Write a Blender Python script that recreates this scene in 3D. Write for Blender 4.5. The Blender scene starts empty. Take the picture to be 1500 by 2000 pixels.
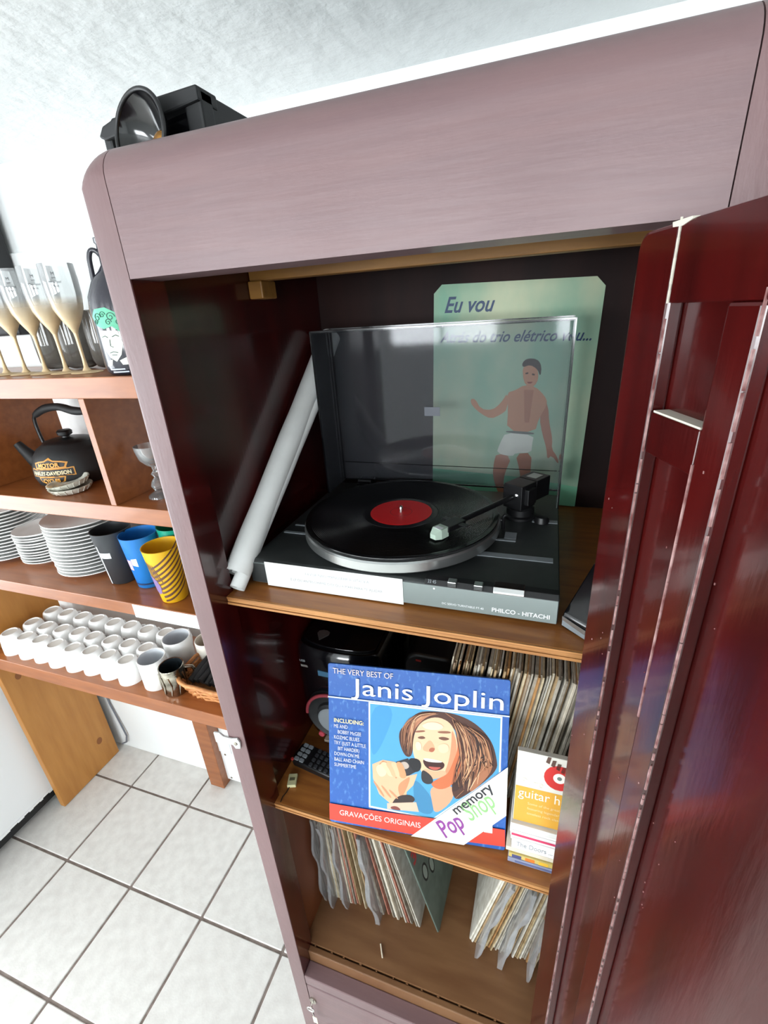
import bpy, bmesh, math, random
from mathutils import Vector, Matrix
random.seed(7)
S = bpy.context.scene
COL = S.collection
pi = math.pi
def rad(a): return a * pi / 180

# ------------------------------------------------------------------ camera
cd = bpy.data.cameras.new('camera'); cam = bpy.data.objects.new('camera', cd); COL.objects.link(cam)
cd.sensor_fit = 'HORIZONTAL'; cd.sensor_width = 36.0; cd.lens = 900.35 / 1500 * 36; cd.clip_start = 0.01
Rr = (0.94562938, 0.31975370, -0.05952011); Rd = (0.07606763, -0.39535118, -0.91537487); Rf = (-0.31622585, 0.86107782, -0.39817860)
cam.matrix_world = Matrix(((Rr[0], -Rd[0], -Rf[0], 0), (Rr[1], -Rd[1], -Rf[1], 0), (Rr[2], -Rd[2], -Rf[2], 1.70), (0, 0, 0, 1)))
S.camera = cam
# ------------------------------------------------------------------ world, daylight, exposure
w = bpy.data.worlds.new('World'); S.world = w; w.use_nodes = True
bg = w.node_tree.nodes['Background']; bg.inputs[0].default_value = (0.82, 0.92, 1.0, 1); bg.inputs[1].default_value = 2.0
S.view_settings.view_transform = 'Standard'; S.view_settings.look = 'None'
S.view_settings.exposure = 0.0; S.view_settings.gamma = 1.0; S.view_settings.use_curve_mapping = False
def area(name, loc, rot, sx, sy, power, col=(0.93, 0.97, 1.0)):
    l = bpy.data.lights.new(name, 'AREA'); l.shape = 'RECTANGLE'; l.size = sx; l.size_y = sy; l.energy = power; l.color = col
    o = bpy.data.objects.new(name, l); o.location = loc; o.rotation_euler = rot; COL.objects.link(o); return o
# daylight entering through the three front windows and the open doorway on the left
WIN = [(-3.1, -2.0), (-1.55, -0.45), (0.0, 1.1)]
for i, (a, b) in enumerate(WIN):
    area('daylight_window', ((a + b) / 2, -3.12, 1.64), (rad(90), 0, 0), b - a, 0.66, 54)
area('daylight_doorway', (-3.72, -0.9, 1.02), (rad(90), 0, rad(-90)), 1.9, 1.95, 84)

# ------------------------------------------------------------------ materials
def lin(c):
    if isinstance(c, str): c = tuple(int(c[i:i+2], 16) / 255 for i in (1, 3, 5))
    return tuple(((x / 12.92) if x <= 0.04045 else ((x + 0.055) / 1.055) ** 2.4) for x in c) + (1,)
MAT = {}
def mat(name, col, rough=0.5, metal=0.0, col2=None, scale=20, stretch=(1, 1, 1), bump=0.0, bscale=None, coat=0.0, spec=0.5, fac=(0.35, 0.65), emit=0):
    m = bpy.data.materials.new(name); m.use_nodes = True; nt = m.node_tree; b = nt.nodes['Principled BSDF']
    b.inputs['Base Color'].default_value = lin(col); b.inputs['Roughness'].default_value = rough
    b.inputs['Metallic'].default_value = metal; b.inputs['Coat Weight'].default_value = coat; b.inputs['Coat Roughness'].default_value = 0.08
    b.inputs['Specular IOR Level'].default_value = spec
    if col2 or bump:
        tc = nt.nodes.new('ShaderNodeTexCoord'); mp = nt.nodes.new('ShaderNodeMapping'); mp.inputs['Scale'].default_value = stretch
        nt.links.new(tc.outputs['Object'], mp.inputs[0])
    if col2:
        n = nt.nodes.new('ShaderNodeTexNoise'); n.inputs['Scale'].default_value = scale; n.inputs['Detail'].default_value = 5
        nt.links.new(mp.outputs[0], n.inputs['Vector'])
        r = nt.nodes.new('ShaderNodeValToRGB'); r.color_ramp.elements[0].position = fac[0]; r.color_ramp.elements[1].position = fac[1]
        r.color_ramp.elements[0].color = lin(col); r.color_ramp.elements[1].color = lin(col2)
        nt.links.new(n.outputs['Fac'], r.inputs[0]); nt.links.new(r.outputs[0], b.inputs['Base Color'])
    if bump:
        n2 = nt.nodes.new('ShaderNodeTexNoise'); n2.inputs['Scale'].default_value = bscale or scale; n2.inputs['Detail'].default_value = 6
        nt.links.new(mp.outputs[0], n2.inputs['Vector'])
        bp = nt.nodes.new('ShaderNodeBump'); bp.inputs['Strength'].default_value = bump; bp.inputs['Distance'].default_value = 0.01
        nt.links.new(n2.outputs['Fac'], bp.inputs['Height']); nt.links.new(bp.outputs[0], b.inputs['Normal'])
    MAT[name] = m; return m
def glassy(name, tint, refl=1.45, haze=None, hazefac=0.0, grough=0.03):
    m = bpy.data.materials.new(name); m.use_nodes = True; nt = m.node_tree; nt.nodes.remove(nt.nodes['Principled BSDF'])
    out = nt.nodes['Material Output']; t = nt.nodes.new('ShaderNodeBsdfTransparent'); t.inputs[0].default_value = tuple(tint) + (1,)
    g = nt.nodes.new('ShaderNodeBsdfGlossy'); g.inputs['Roughness'].default_value = grough; g.inputs[0].default_value = (1, 1, 1, 1)
    f = nt.nodes.new('ShaderNodeFresnel'); f.inputs[0].default_value = refl
    mx = nt.nodes.new('ShaderNodeMixShader'); nt.links.new(f.outputs[0], mx.inputs[0]); nt.links.new(t.outputs[0], mx.inputs[1]); nt.links.new(g.outputs[0], mx.inputs[2])
    last = mx
    if haze:
        d = nt.nodes.new('ShaderNodeBsdfDiffuse'); d.inputs[0].default_value = lin(haze)
        m2 = nt.nodes.new('ShaderNodeMixShader'); m2.inputs[0].default_value = hazefac
        nt.links.new(mx.outputs[0], m2.inputs[1]); nt.links.new(d.outputs[0], m2.inputs[2]); last = m2
    nt.links.new(last.outputs[0], out.inputs[0]); MAT[name] = m; return m

mat('plaster', '#eef0ef', 0.55, bump=0.35, bscale=9, col2='#e6e9e9', scale=2.5)
mat('ceiling_paint', '#eaeeee', 0.28, bump=1.0, bscale=18, col2='#e2e7e7', scale=1.7)
mat('tile', '#dedcd7', 0.42, col2='#d2cfca', scale=30, bump=0.05, bscale=200)
mat('grout', '#8d8079', 0.9, col2='#74675f', scale=40)
mat('mauve', '#735758', 0.38, col2='#6a5152', scale=3, stretch=(6, 6, 1.2), bump=0.05, bscale=40, coat=0.15)
mat('mauve_h', '#745b5c', 0.40, col2='#6f585a', scale=5, stretch=(1.2, 6, 14), bump=0.04, bscale=12, coat=0.1)
mat('seam', '#4a2a2c', 0.6)
mat('mahogany', '#460c0b', 0.20, col2='#300808', scale=4, stretch=(8, 8, 1), coat=0.3, bump=0.02, bscale=30)
mat('mahogany_dark', '#2a0f0d', 0.28, col2='#1d0a0a', scale=4, stretch=(6, 6, 1), coat=0.2)
mat('back_dark', '#2a1512', 0.6, col2='#1c0e0d', scale=3, stretch=(5, 5, 1), spec=0.2)
mat('lining_brown', '#7a4526', 0.4, col2='#6a3519', scale=4, stretch=(4, 4, 1))
mat('floor_brown', '#7d5a3c', 0.38, col2='#6e4b30', scale=6, stretch=(1, 6, 1), bump=0.03)
mat('shelf_wood', '#a3672f', 0.38, col2='#8a5225', scale=7, stretch=(1.5, 12, 12), coat=0.1)
mat('ply_edge', '#b9834c', 0.55, col2='#8c5a2b', scale=6, stretch=(1, 1, 90))
mat('batten', '#93662c', 0.5, col2='#7a5324', scale=8, stretch=(1, 8, 8))
mat('unit_wood', '#9a5a2d', 0.36, col2='#874c23', scale=6, stretch=(1.2, 9, 9), coat=0.25)
mat('unit_pine', '#c28743', 0.45, col2='#b27737', scale=4, stretch=(4, 8, 1))
mat('knot', '#8d5528', 0.5)
mat('wear', '#cdbfae', 0.7, col2='#b3a08c', scale=60)
mat('wear_and_glint', '#b08f8c', 0.5, col2='#6e3f3d', scale=90)  # pale tone for worn paint and for painted bevel highlights
mat('filler', '#c9c4b6', 0.8)
mat('black_gloss', '#0b0b0e', 0.12, coat=0.4)
mat('black', '#121214', 0.4)
mat('black_matte', '#17181a', 0.6)
mat('tt_top', '#2c2f2f', 0.42, col2='#272a2a', scale=60)
mat('tt_front', '#7c8684', 0.42)
mat('tt_grey', '#80868a', 0.4)
mat('silver', '#b9bcbb', 0.28, metal=0.9)
mat('chrome', '#e6e6e6', 0.12, metal=1.0)
mat('aluminium', '#c9cbca', 0.4, metal=0.6)
mat('vinyl', '#0a0a0b', 0.22, bump=0.0)
mat('red_label', '#d3151b', 0.45)
mat('paper_white', '#eef0ee', 0.75, col2='#e3e5e2', scale=12)
mat('ink_grey', '#9aa0a4', 0.8)
mat('ink_black', '#1c1c20', 0.7)
mat('white_print', '#e9ecef', 0.6)
mat('copper', '#c9924e', 0.3, metal=0.8)
mat('gold', '#cfb48c', 0.36, metal=0.25)
mat('cream', '#e7dcc6', 0.6)
mat('porcelain', '#f4f4f2', 0.22)
mat('porcelain_foot', '#d8d4cd', 0.6)
mat('wicker', '#c98a52', 0.6, col2='#a96a38', scale=60)
mat('steel', '#c8c2b4', 0.2, metal=1.0, col2='#7f796c', scale=40)
mat('enamel_white', '#f3f5f6', 0.25)
mat('rubber', '#202022', 0.7)
glassy('lid_plastic', (0.80, 0.81, 0.83), 1.30, '#8a9098', 0.05, 0.06)
glassy('clear_glass', (0.95, 0.96, 0.96), 1.5, '#ffffff', 0.10, 0.03)
glassy('grey_glass', (0.55, 0.54, 0.52), 1.5, '#8f8a84', 0.25, 0.05)
glassy('plastic_film', (0.85, 0.86, 0.87), 1.4, '#dfe0e2', 0.24, 0.12)
SL = []
for i, (a, b) in enumerate([('#cbbd9f', '#a3906f'), ('#d8d0bf', '#b7ab95'), ('#b19872', '#8b6f4c'), ('#8f7a5f', '#6a5541'), ('#c7b590', '#8f7448'), ('#bdb6a9', '#98907f'),
                            ('#8b7863', '#a3917a'), ('#b98a55', '#8d6437'), ('#d9d5ca', '#bdb6a6'), ('#a8a093', '#7c7262'), ('#a65f4d', '#c08a76'), ('#6d6459', '#9a8d7b')]):
    SL.append(mat('card_%d' % i, a, 0.75, col2=b, scale=45, stretch=(1, 1, 1)))
def flat(c, rough=0.5):
    k = 'p' + str(c)
    return MAT.get(k) or mat(k, c, rough)

# ------------------------------------------------------------------ mesh builder
class MB:
    def __init__(s): s.v = []; s.f = []; s.m = []; s.cur = 0
    def add(s, vs, fs):
        o = len(s.v); s.v += [tuple(p) for p in vs]; s.f += [tuple(i + o for i in f) for f in fs]; s.m += [s.cur] * len(fs); return s
    def box(s, x0, x1, y0, y1, z0, z1):
        return s.add([(x0, y0, z0), (x1, y0, z0), (x1, y1, z0), (x0, y1, z0), (x0, y0, z1), (x1, y0, z1), (x1, y1, z1), (x0, y1, z1)],
                     [(0, 3, 2, 1), (4, 5, 6, 7), (0, 1, 5, 4), (1, 2, 6, 5), (2, 3, 7, 6), (3, 0, 4, 7)])
    def prism(s, poly, a0, a1, axis='y'):
        # poly is a 2D outline; extruded along axis
        def P(u, v, a): return (u, a, v) if axis == 'y' else ((a, u, v) if axis == 'x' else (u, v, a))
        n = len(poly); vs = [P(u, v, a0) for u, v in poly] + [P(u, v, a1) for u, v in poly]
        return s.add(vs, [tuple(range(n)), tuple(range(2 * n - 1, n - 1, -1))] + [(i, i + n, (i + 1) % n + n, (i + 1) % n) for i in range(n)])
    def lathe(s, prof, seg=32, c=(0, 0, 0), sx=1, sy=1, ang=2 * pi):
        vs = []; fs = []; n = len(prof); full = abs(ang - 2 * pi) < 1e-6; k = seg if full else seg + 1
        for i in range(k):
            a = ang * i / seg
            for r, z in prof: vs.append((c[0] + r * math.cos(a) * sx, c[1] + r * math.sin(a) * sy, c[2] + z))
        for i in range(seg):
            j = (i + 1) % k
            for q in range(n - 1):
                if prof[q][0] < 1e-7 and prof[q + 1][0] < 1e-7: continue
                if prof[q][0] < 1e-7: fs.append((i * n + q, j * n + q + 1, i * n + q + 1))
                elif prof[q + 1][0] < 1e-7: fs.append((i * n + q, j * n + q, i * n + q + 1))
                else: fs.append((i * n + q, j * n + q, j * n + q + 1, i * n + q + 1))
        return s.add(vs, fs)
    def tube(s, pts, r, seg=10, closed=False, flatz=1.0):
        pts = [Vector(p) for p in pts]; n = len(pts); vs = []; fs = []
        up = Vector((0.02, 0.013, 1)).normalized(); prev = None
        for i, p in enumerate(pts):
            if closed: t = pts[(i + 1) % n] - pts[i - 1]
            else: t = pts[min(i + 1, n - 1)] - pts[max(i - 1, 0)]
            t.normalize()
            if prev is None:
                a = t.cross(up)
                if a.length < 0.05: a = t.cross(Vector((1, 0.1, 0)))
            else: a = prev - t * prev.dot(t)
            a.normalize(); prev = a; b = t.cross(a)
            rr = r[i] if isinstance(r, (list, tuple)) else r
            for k in range(seg):
                th = 2 * pi * k / seg; vs.append(p + a * (rr * math.cos(th)) + b * (rr * flatz * math.sin(th)))
        for i in range(n if closed else n - 1):
            for k in range(seg):
                fs.append((i * seg + k, i * seg + (k + 1) % seg, ((i + 1) % n) * seg + (k + 1) % seg, ((i + 1) % n) * seg + k))
        if not closed: fs += [tuple(range(seg - 1, -1, -1)), tuple(range((n - 1) * seg, n * seg))]
        return s.add(vs, fs)
    def sheet(s, poly, h, t=0.0):
        # flat print: poly in (u, v) of a standing face, h = lift towards -y
        return s.add([(u, -h, v) for u, v in poly], [tuple(range(len(poly)))])
    def mesh(s, name, mats, smooth=None):
        me = bpy.data.meshes.new(name); me.from_pydata(s.v, [], s.f)
        for m in (mats if isinstance(mats, (list, tuple)) else [mats]): me.materials.append(MAT[m] if isinstance(m, str) else m)
        me.polygons.foreach_set('material_index', s.m)
        bm = bmesh.new(); bm.from_mesh(me); bmesh.ops.recalc_face_normals(bm, faces=bm.faces); bm.to_mesh(me); bm.free()
        if smooth:
            for p in me.polygons: p.use_smooth = True
            me.set_sharp_from_angle(angle=rad(smooth))
        me.update(); return me
def obj(name, mb, mats, parent=None, loc=(0, 0, 0), rot=(0, 0, 0), smooth=None, bevel=0, world=False, raw=False):
    if isinstance(mb, MB):
        me = mb.mesh(name, mats, smooth)
    else: me = mb
    o = bpy.data.objects.new(name, me); COL.objects.link(o); o.location = loc; o.rotation_euler = rot
    if parent:
        o.parent = parent
        if world:
            q = parent; off = Vector((0, 0, 0))
            while q: off += Vector(q.location); q = q.parent
            o.location = Vector(loc) - off
    if bevel:
        b = o.modifiers.new('bevel', 'BEVEL'); b.width = bevel; b.segments = 2; b.limit_method = 'ANGLE'
    return o
def tag(o, label, cat, group=None):
    o['label'] = label; o['category'] = cat
    if group: o['group'] = group
    return o
def thing(name, label, cat, loc=(0, 0, 0), rot=(0, 0, 0), group=None):
    o = bpy.data.objects.new(name, None); COL.objects.link(o); o.empty_display_size = 0.05
    o.location = loc; o.rotation_euler = rot if isinstance(rot, tuple) else (0, 0, rot); return tag(o, label, cat, group)
def struct(o, label=None, cat=None):
    o['kind'] = 'structure'
    if label: o['label'] = label
    return o
def dup(root, loc, rotz=0, label=None, group=None):
    r = root.copy(); COL.objects.link(r); r.location = loc; r.rotation_euler = (0, 0, rotz)
    if label: r['label'] = label
    if group: r['group'] = group
    for ch in list(root.children):
        c = ch.copy(); COL.objects.link(c); c.parent = r
        for g in list(ch.children):
            d = g.copy(); COL.objects.link(d); d.parent = c
    return r
ORD = ['first', 'second', 'third', 'fourth', 'fifth', 'sixth', 'seventh', 'eighth', 'ninth', 'tenth']
def text_mb(mb, body, x, y, size, h=0.0, align='LEFT', ang=0, sx=1.0, shear=0.0, bold=0.0, space=1.0, weld=True):
    c = bpy.data.curves.new('t', 'FONT'); c.body = body; c.size = size; c.align_x = align; c.shear = shear; c.offset = bold; c.space_character = space
    c.resolution_u = 3
    o = bpy.data.objects.new('t', c); COL.objects.link(o)
    dg = bpy.context.evaluated_depsgraph_get(); me = bpy.data.meshes.new_from_object(o.evaluated_get(dg))
    ca, sa = math.cos(ang), math.sin(ang); vs = []
    for v in me.vertices:
        px, py = v.co.x * sx, v.co.y; vs.append((x + px * ca - py * sa, -h, y + px * sa + py * ca))
    mb.add(vs, [tuple(p.vertices) for p in me.polygons])
    bpy.data.objects.remove(o); bpy.data.curves.remove(c); bpy.data.meshes.remove(me); return mb
def disc(cx, cy, rx, ry=None, n=24, a0=0):
    ry = ry or rx
    return [(cx + rx * math.cos(2 * pi * i / n + a0), cy + ry * math.sin(2 * pi * i / n + a0)) for i in range(n)]
def ring_sheet(mb, cx, cy, r0, r1, h, n=28, sx=1.0):
    vs = [(cx + r * sx * math.cos(2 * pi * i / n), -h, cy + r * math.sin(2 * pi * i / n)) for i in range(n) for r in (r0, r1)]
    return mb.add(vs, [(2 * i, 2 * i + 1, (2 * i + 3) % (2 * n), (2 * i + 2) % (2 * n)) for i in range(n)])
def soft(poly, it=2):
    for _ in range(it):
        out = []
        for i in range(len(poly)):
            a, b = poly[i], poly[(i + 1) % len(poly)]
            out += [(a[0] * .75 + b[0] * .25, a[1] * .75 + b[1] * .25), (a[0] * .25 + b[0] * .75, a[1] * .25 + b[1] * .75)]
        poly = out
    return poly
def smooth_path(pts, n=4):
    pts = [Vector(p) for p in pts]; out = []
    for i in range(len(pts) - 1):
        p0, p1_, p2_, p3_ = pts[max(i - 1, 0)], pts[i], pts[i + 1], pts[min(i + 2, len(pts) - 1)]
        for k in range(n):
            t = k / n; out.append(tuple(0.5 * ((2 * p1_) + (p2_ - p0) * t + (2 * p0 - 5 * p1_ + 4 * p2_ - p3_) * t * t + (3 * p1_ - p0 - 3 * p2_ + p3_) * t ** 3)))
    out.append(tuple(pts[-1])); return out
def rrect(x0, x1, z0, z1, r, n=5):
    out = []
    for cx, cz, a in ((x1 - r, z1 - r, 0), (x0 + r, z1 - r, 90), (x0 + r, z0 + r, 180), (x1 - r, z0 + r, 270)):
        for i in range(n + 1):
            t = rad(a + 90 * i / n); out.append((cx + r * math.cos(t), cz + r * math.sin(t)))
    return out

# ================================================================== the room
X0, X1, Y0, Y1, ZC = -3.6, 2.1, -3.0, 1.0, 2.083
fl = struct(obj('floor', MB().box(X0, X1, Y0, Y1 + 0.1, -0.08, -0.004), 'grout'), 'floor of square off-white tiles with brown grout')
# tiles: pitch measured along both axes
PX, PY, TX, TY = 0.2878, 0.2858, -1.187, 0.556
tm = MB().box(-PX / 2 + 0.004, PX / 2 - 0.004, -PY / 2 + 0.004, PY / 2 - 0.004, -0.008, 0.0).mesh('tile', 'tile')
rest = MB(); nt_ = 0
for i in range(-9, 14):
    for j in range(-13, 3):
        cx = TX + PX / 2 + i * PX; cy = TY + PY / 2 + j * PY
        x0, x1 = max(cx - PX / 2 + .004, X0), min(cx + PX / 2 - .004, X1); y0, y1 = max(cy - PY / 2 + .004, Y0), min(cy + PY / 2 - .004, Y1)
        if x1 - x0 < .02 or y1 - y0 < .02: continue
        near = -2.3 < cx < 0.0 and cy > -0.5
        if near and (x1 - x0 > PX - .01) and (y1 - y0 > PY - .01):
            o = obj('tile', tm, None, fl, loc=(cx, cy, random.uniform(-0.0008, 0))); o.modifiers.new('bevel', 'BEVEL').width = 0.002; nt_ += 1
        elif near:
            obj('tile', MB().box(x0, x1, y0, y1, -0.008, 0), 'tile', fl)
        else: rest.box(x0, x1, y0, y1, -0.008, 0)
ro = obj('tile_field', rest, 'tile', fl); ro['kind'] = 'stuff'
# walls
wb = struct(obj('wall_back', MB().box(X0, X1, Y1, Y1 + 0.1, 0, ZC), 'plaster'), 'white plastered back wall')
struct(obj('trim_1', MB().box(-3.0, 0.6, Y1 - 0.010, Y1 + 0.02, 0.0, 1.897), 'plaster', bevel=0.004), 'slightly thicker lower part of the back wall')
struct(obj('wall_right', MB().box(X1, X1 + 0.1, Y0, Y1, 0, ZC), 'plaster'), 'white right wall')
mb = MB(); z0, z1 = 1.30, 1.98
mb.box(X0, X1, Y0 - 0.1, Y0, 0, z0).box(X0, X1, Y0 - 0.1, Y0, z1, ZC)
xs = [X0] + [q for ab in WIN for q in ab] + [X1]
for a, b in zip(xs[0::2], xs[1::2]): mb.box(a, b, Y0 - 0.1, Y0, z0, z1)
struct(obj('wall_front', mb, 'plaster'), 'white front wall with three windows')
for i, (a, b) in enumerate(WIN):
    mb = MB()
    for q in (a, (a + b) / 2 - .02, b - .04): mb.box(q, q + .04, Y0 - .07, Y0 - .03, z0, z1)
    mb.box(a, b, Y0 - .07, Y0 - .03, z0, z0 + .04).box(a, b, Y0 - .07, Y0 - .03, z1 - .04, z1)
    struct(obj('window_%d' % (i + 1), mb, 'enamel_white'), 'white window frame in the front wall')
mb = MB(); mb.box(X0 - .1, X0, Y0, -1.9, 0, ZC).box(X0 - .1, X0, 0.1, Y1, 0, ZC).box(X0 - .1, X0, -1.9, 0.1, 2.0, ZC)
struct(obj('wall_left', mb, 'plaster'), 'white left wall with an open doorway')
struct(obj('ceiling', MB().box(X0, X1, Y0, Y1, ZC, ZC + 0.1), 'ceiling_paint'), 'low white plastered ceiling')
# ================================================================== the wardrobe
WR = thing('wardrobe', 'tall dark mahogany wardrobe with an open right door and two inner shelves', 'wardrobe', (-0.155, 0.65, 0))
def wp(name, mb, m, parent=WR, **k): return obj(name, mb, m, parent, world=True, **k)
FY, SY, BK = 0.42, 0.453, 0.880     # front plane, shelf front, back panel
def top_prof(y0, y1, zb, zt, r, n=8):
    p = [(y0, zb)] + [(y0 + r - r * math.cos(rad(90) * i / n), zt - r + r * math.sin(rad(90) * i / n)) for i in range(n + 1)] + [(y1, zt), (y1, zb)]
    return p
wp('cornice', MB().prism(top_prof(FY, 0.468, 1.746, 1.862, 0.03), -0.4155, 0.1045, 'x'), 'mauve_h', smooth=40)
def stile(sgn, xin, xout):
    # front stile sharing the cornice's rounded top edge, with a rounded outer upper corner
    n, R, ZTOP, ZB = 8, 0.034, 1.862, 0.06; rows = [(xin, ZTOP, 0, 1)]
    rows += [(xout - sgn * (R - R * math.sin(rad(90) * i / n)), ZTOP - R + R * math.cos(rad(90) * i / n), sgn * math.sin(rad(90) * i / n), math.cos(rad(90) * i / n)) for i in range(n + 1)]
    rows += [(xout, ZB, sgn, 0)]; m = n + 2; vs = []; fs = []
    for x, z, nx, nz in rows:
        r = 0.006 + 0.024 * nz
        for k in range(n + 1):
            t = rad(90) * k / n; ins = r * (1 - math.sin(t)); vs.append((x - nx * ins, FY + r * (1 - math.cos(t)), z - nz * ins))
        vs.append((x, 0.468, z))
    for a in range(len(rows) - 1):
        for b in range(m - 1): fs.append((a * m + b, a * m + b + 1, (a + 1) * m + b + 1, (a + 1) * m + b))
    o = len(vs); vs += [(xin, FY, ZB), (xin, 0.468, ZB)]; L = len(rows)
    fs.append(tuple(a * m for a in range(L)) + (o,)); fs.append(tuple(a * m + m - 1 for a in range(L - 1, -1, -1)) + (o + 1,)[:1])
    fs.append(tuple(range(m)) + (o + 1, o)); fs.append(tuple((L - 1) * m + b for b in range(m)) + (o + 1, o))
    return MB().add(vs, fs)
wp('stile', stile(-1, -0.4165, -0.4515), 'mauve', smooth=40)
wp('stile', stile(1, 0.1055, 0.1405), 'mauve', smooth=40)
wp('stile_edge', MB().box(-0.4166, -0.4158, FY + .0015, 0.4680, 0.353, 1.7455), 'mahogany')['label'] = 'dark red inner edge of the left stile'
wp('side_panel', MB().box(-0.4515, -0.4315, 0.469, BK + .01, 0.06, 1.80), 'mahogany_dark')
wp('side_panel', MB().box(0.1205, 0.1405, 0.469, BK + .01, 0.06, 1.80), 'mahogany_dark')
wp('inner_lining', MB().box(-0.4315, -0.4285, SY, BK, 0.392, 0.875), 'lining_brown')['label'] = 'brown painted lining of the lowest compartment'
wp('inner_lining', MB().box(0.1180, 0.1205, SY, BK, 0.392, 0.875), 'lining_brown')
wp('inner_lining', MB().box(-0.4315, -0.4285, SY, BK, 0.888, 1.775), 'mahogany')
wp('back_panel', MB().box(-0.4315, 0.1205, BK, BK + .01, 0.1, 1.80), 'back_dark')
wp('roof_panel', MB().box(-0.4315, 0.1205, 0.469, BK, 1.776, 1.79), 'back_dark')
wp('batten', MB().box(-0.428, 0.118, 0.655, 0.680, 1.752, 1.776), 'batten', bevel=.002)['label'] = 'pale wooden batten under the roof'
wp('batten_cleat', MB().box(-0.4285, -0.405, 0.650, 0.690, 1.728, 1.752), 'batten', bevel=.002)
for z in (1.337, 0.888):
    s = wp('shelf', MB().box(-0.4285, 0.1175, SY + .002, BK, z - 0.013, z), 'shelf_wood')
    for k in range(3):
        wp('edge_ply', MB().box(-0.4285, 0.1175, SY - .0015 + .001 * (k == 1), SY + .002, z - 0.013 + k * .00445, z - 0.0092 + k * .00445), 'ply_edge', s)
wp('floor_board', MB().box(-0.4285, 0.1180, SY + .012, BK, 0.372, 0.392), 'floor_brown')
wp('front_lip', MB().box(-0.4165, 0.1055, SY - .003, SY + .0092, 0.345, 0.388), 'floor_brown', bevel=.002)
for k in range(14):
    x = -0.405 + k * .036 + random.uniform(-.006, .006)
    wp('slot_block', MB().box(x, x + random.uniform(.002, .006), SY + .0092, SY + .012, 0.372, 0.3895), 'floor_brown')
wp('bottom_rail', MB().box(-0.4160, 0.1050, FY, SY - .003, 0.318, 0.352), 'mauve_h', bevel=.002)
wp('drawer_front', MB().box(-0.4150, 0.1040, FY - .001, SY - .003, 0.075, 0.315), 'mauve_h', bevel=.003)
wp('plinth', MB().box(-0.4515, 0.1405, FY + .004, BK + .01, 0.0, 0.072), 'mauve_h')
# worn spot on the bottom rail
lk = wp('lock_plate', MB().prism(disc(-0.405, 0.255, 0.008, 0.013, 16), FY - .004, FY, 'y'), 'steel')
# latch on the left stile
lt = wp('latch', MB().prism([(-0.474, 1.066), (-0.462, 1.066), (-0.455, 1.070), (-0.440, 1.070), (-0.436, 1.063), (-0.426, 1.066), (-0.424, 1.080), (-0.428, 1.088), (-0.440, 1.084), (-0.455, 1.084), (-0.462, 1.090), (-0.474, 1.088)], FY - .004, FY - .0005, 'y'), 'aluminium', bevel=.001)
lt['label'] = 'small silver latch on the left stile'
wp('screw', MB().lathe([(0, .002), (.003, .001), (.0035, 0)], 12, (0, 0, 0)), 'steel', lt, loc=(-0.433, FY - .004, 1.076), rot=(rad(90), 0, 0))
# ---- the open door: local x runs along the door, local y into its thickness
DA = math.atan2(-0.95, 0.31)
HS, M1, M2, DW = 0.049, 0.106, 0.1325, 0.475
DZ0, DZ1, RC = 0.40, 1.739, 0.0112
door = obj('door', MB().box(0.002, DW - .002, RC, 0.030, DZ0, DZ1), 'mahogany', WR, loc=(0.0525 + 0.155, 0.41 - 0.65, 0), rot=(0, 0, DA))
door['label'] = 'open glossy mahogany door with recessed panels'
def dp(name, mb, m='mahogany', **k): return obj(name, mb, m, door, **k)
def rounded_stile(x0, x1, z0, z1, r):
    n = 5
    poly = [(x0, z0), (x0, z1 - r)] + [(x0 + r - r * math.cos(rad(90) * i / n), z1 - r + r * math.sin(rad(90) * i / n)) for i in range(1, n + 1)] + [(x1, z1), (x1, z0)]
    return MB().prism(poly, 0, RC, 'y')
dp('hinge_stile', rounded_stile(0, HS, DZ0, DZ1, 0.012), bevel=.0022)
dp('top_rail', MB().box(HS + .0006, DW, 0, RC, 1.694, DZ1), bevel=.0015)
dp('bottom_rail', MB().box(HS + .0006, DW, 0, RC, DZ0, 0.46), bevel=.0015)
dp('mullion', MB().box(M1, M2, 0, RC, 0.46, 1.694), bevel=.0022)
dp('lock_stile', MB().box(0.43, DW, 0, RC, 0.46, 1.694), bevel=.0022)
cr = dp('cross_rail', MB().box(HS + .002, M1, 0.0005, RC, 1.597, 1.6255), bevel=.001)
obj('bare_top', MB().box(HS + .004, M1 - .001, 0.001, RC, 1.6255, 1.6268), 'filler', cr)['label'] = 'bare pale top of the cross rail'
obj('bare_end', MB().box(HS + .014, M1 - .001, 0.004, RC, 1.5955, 1.597), 'filler', cr)
# filler line and chips, worn arrises with bevel highlights painted on
mbx = MB(); z = 1.694
while z < 1.738:
    ww = random.uniform(.0008, .0018); mbx.box(HS - ww / 2, HS + ww / 2, -.0004, .0006, z, z + .004); z += .0036
mbx.prism([(HS - .007, 1.7368), (HS + .003, 1.7362), (HS + .013, 1.7384), (HS + .012, 1.7398), (HS - .008, 1.7396)], -.0006, .004, 'y')
dp('joint_filler', mbx, 'filler')
def arris(x, z0, z1, wmax, m='wear_and_glint'):
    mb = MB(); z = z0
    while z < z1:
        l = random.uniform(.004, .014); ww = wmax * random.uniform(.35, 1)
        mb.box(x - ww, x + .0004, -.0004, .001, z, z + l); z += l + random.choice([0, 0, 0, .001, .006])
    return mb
dp('wear_and_glint', arris(HS, 0.7, 1.69, .00035), 'wear_and_glint')
dp('wear_and_glint', arris(M2, 0.7, 1.692, .0009), 'wear_and_glint')  # broken specular highlight along the bevel, painted as pale strips
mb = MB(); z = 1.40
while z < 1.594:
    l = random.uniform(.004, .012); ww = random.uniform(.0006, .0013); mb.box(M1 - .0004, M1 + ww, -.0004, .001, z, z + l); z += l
dp('wear_and_glint', mb, 'wear_and_glint')
mb = MB()
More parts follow.
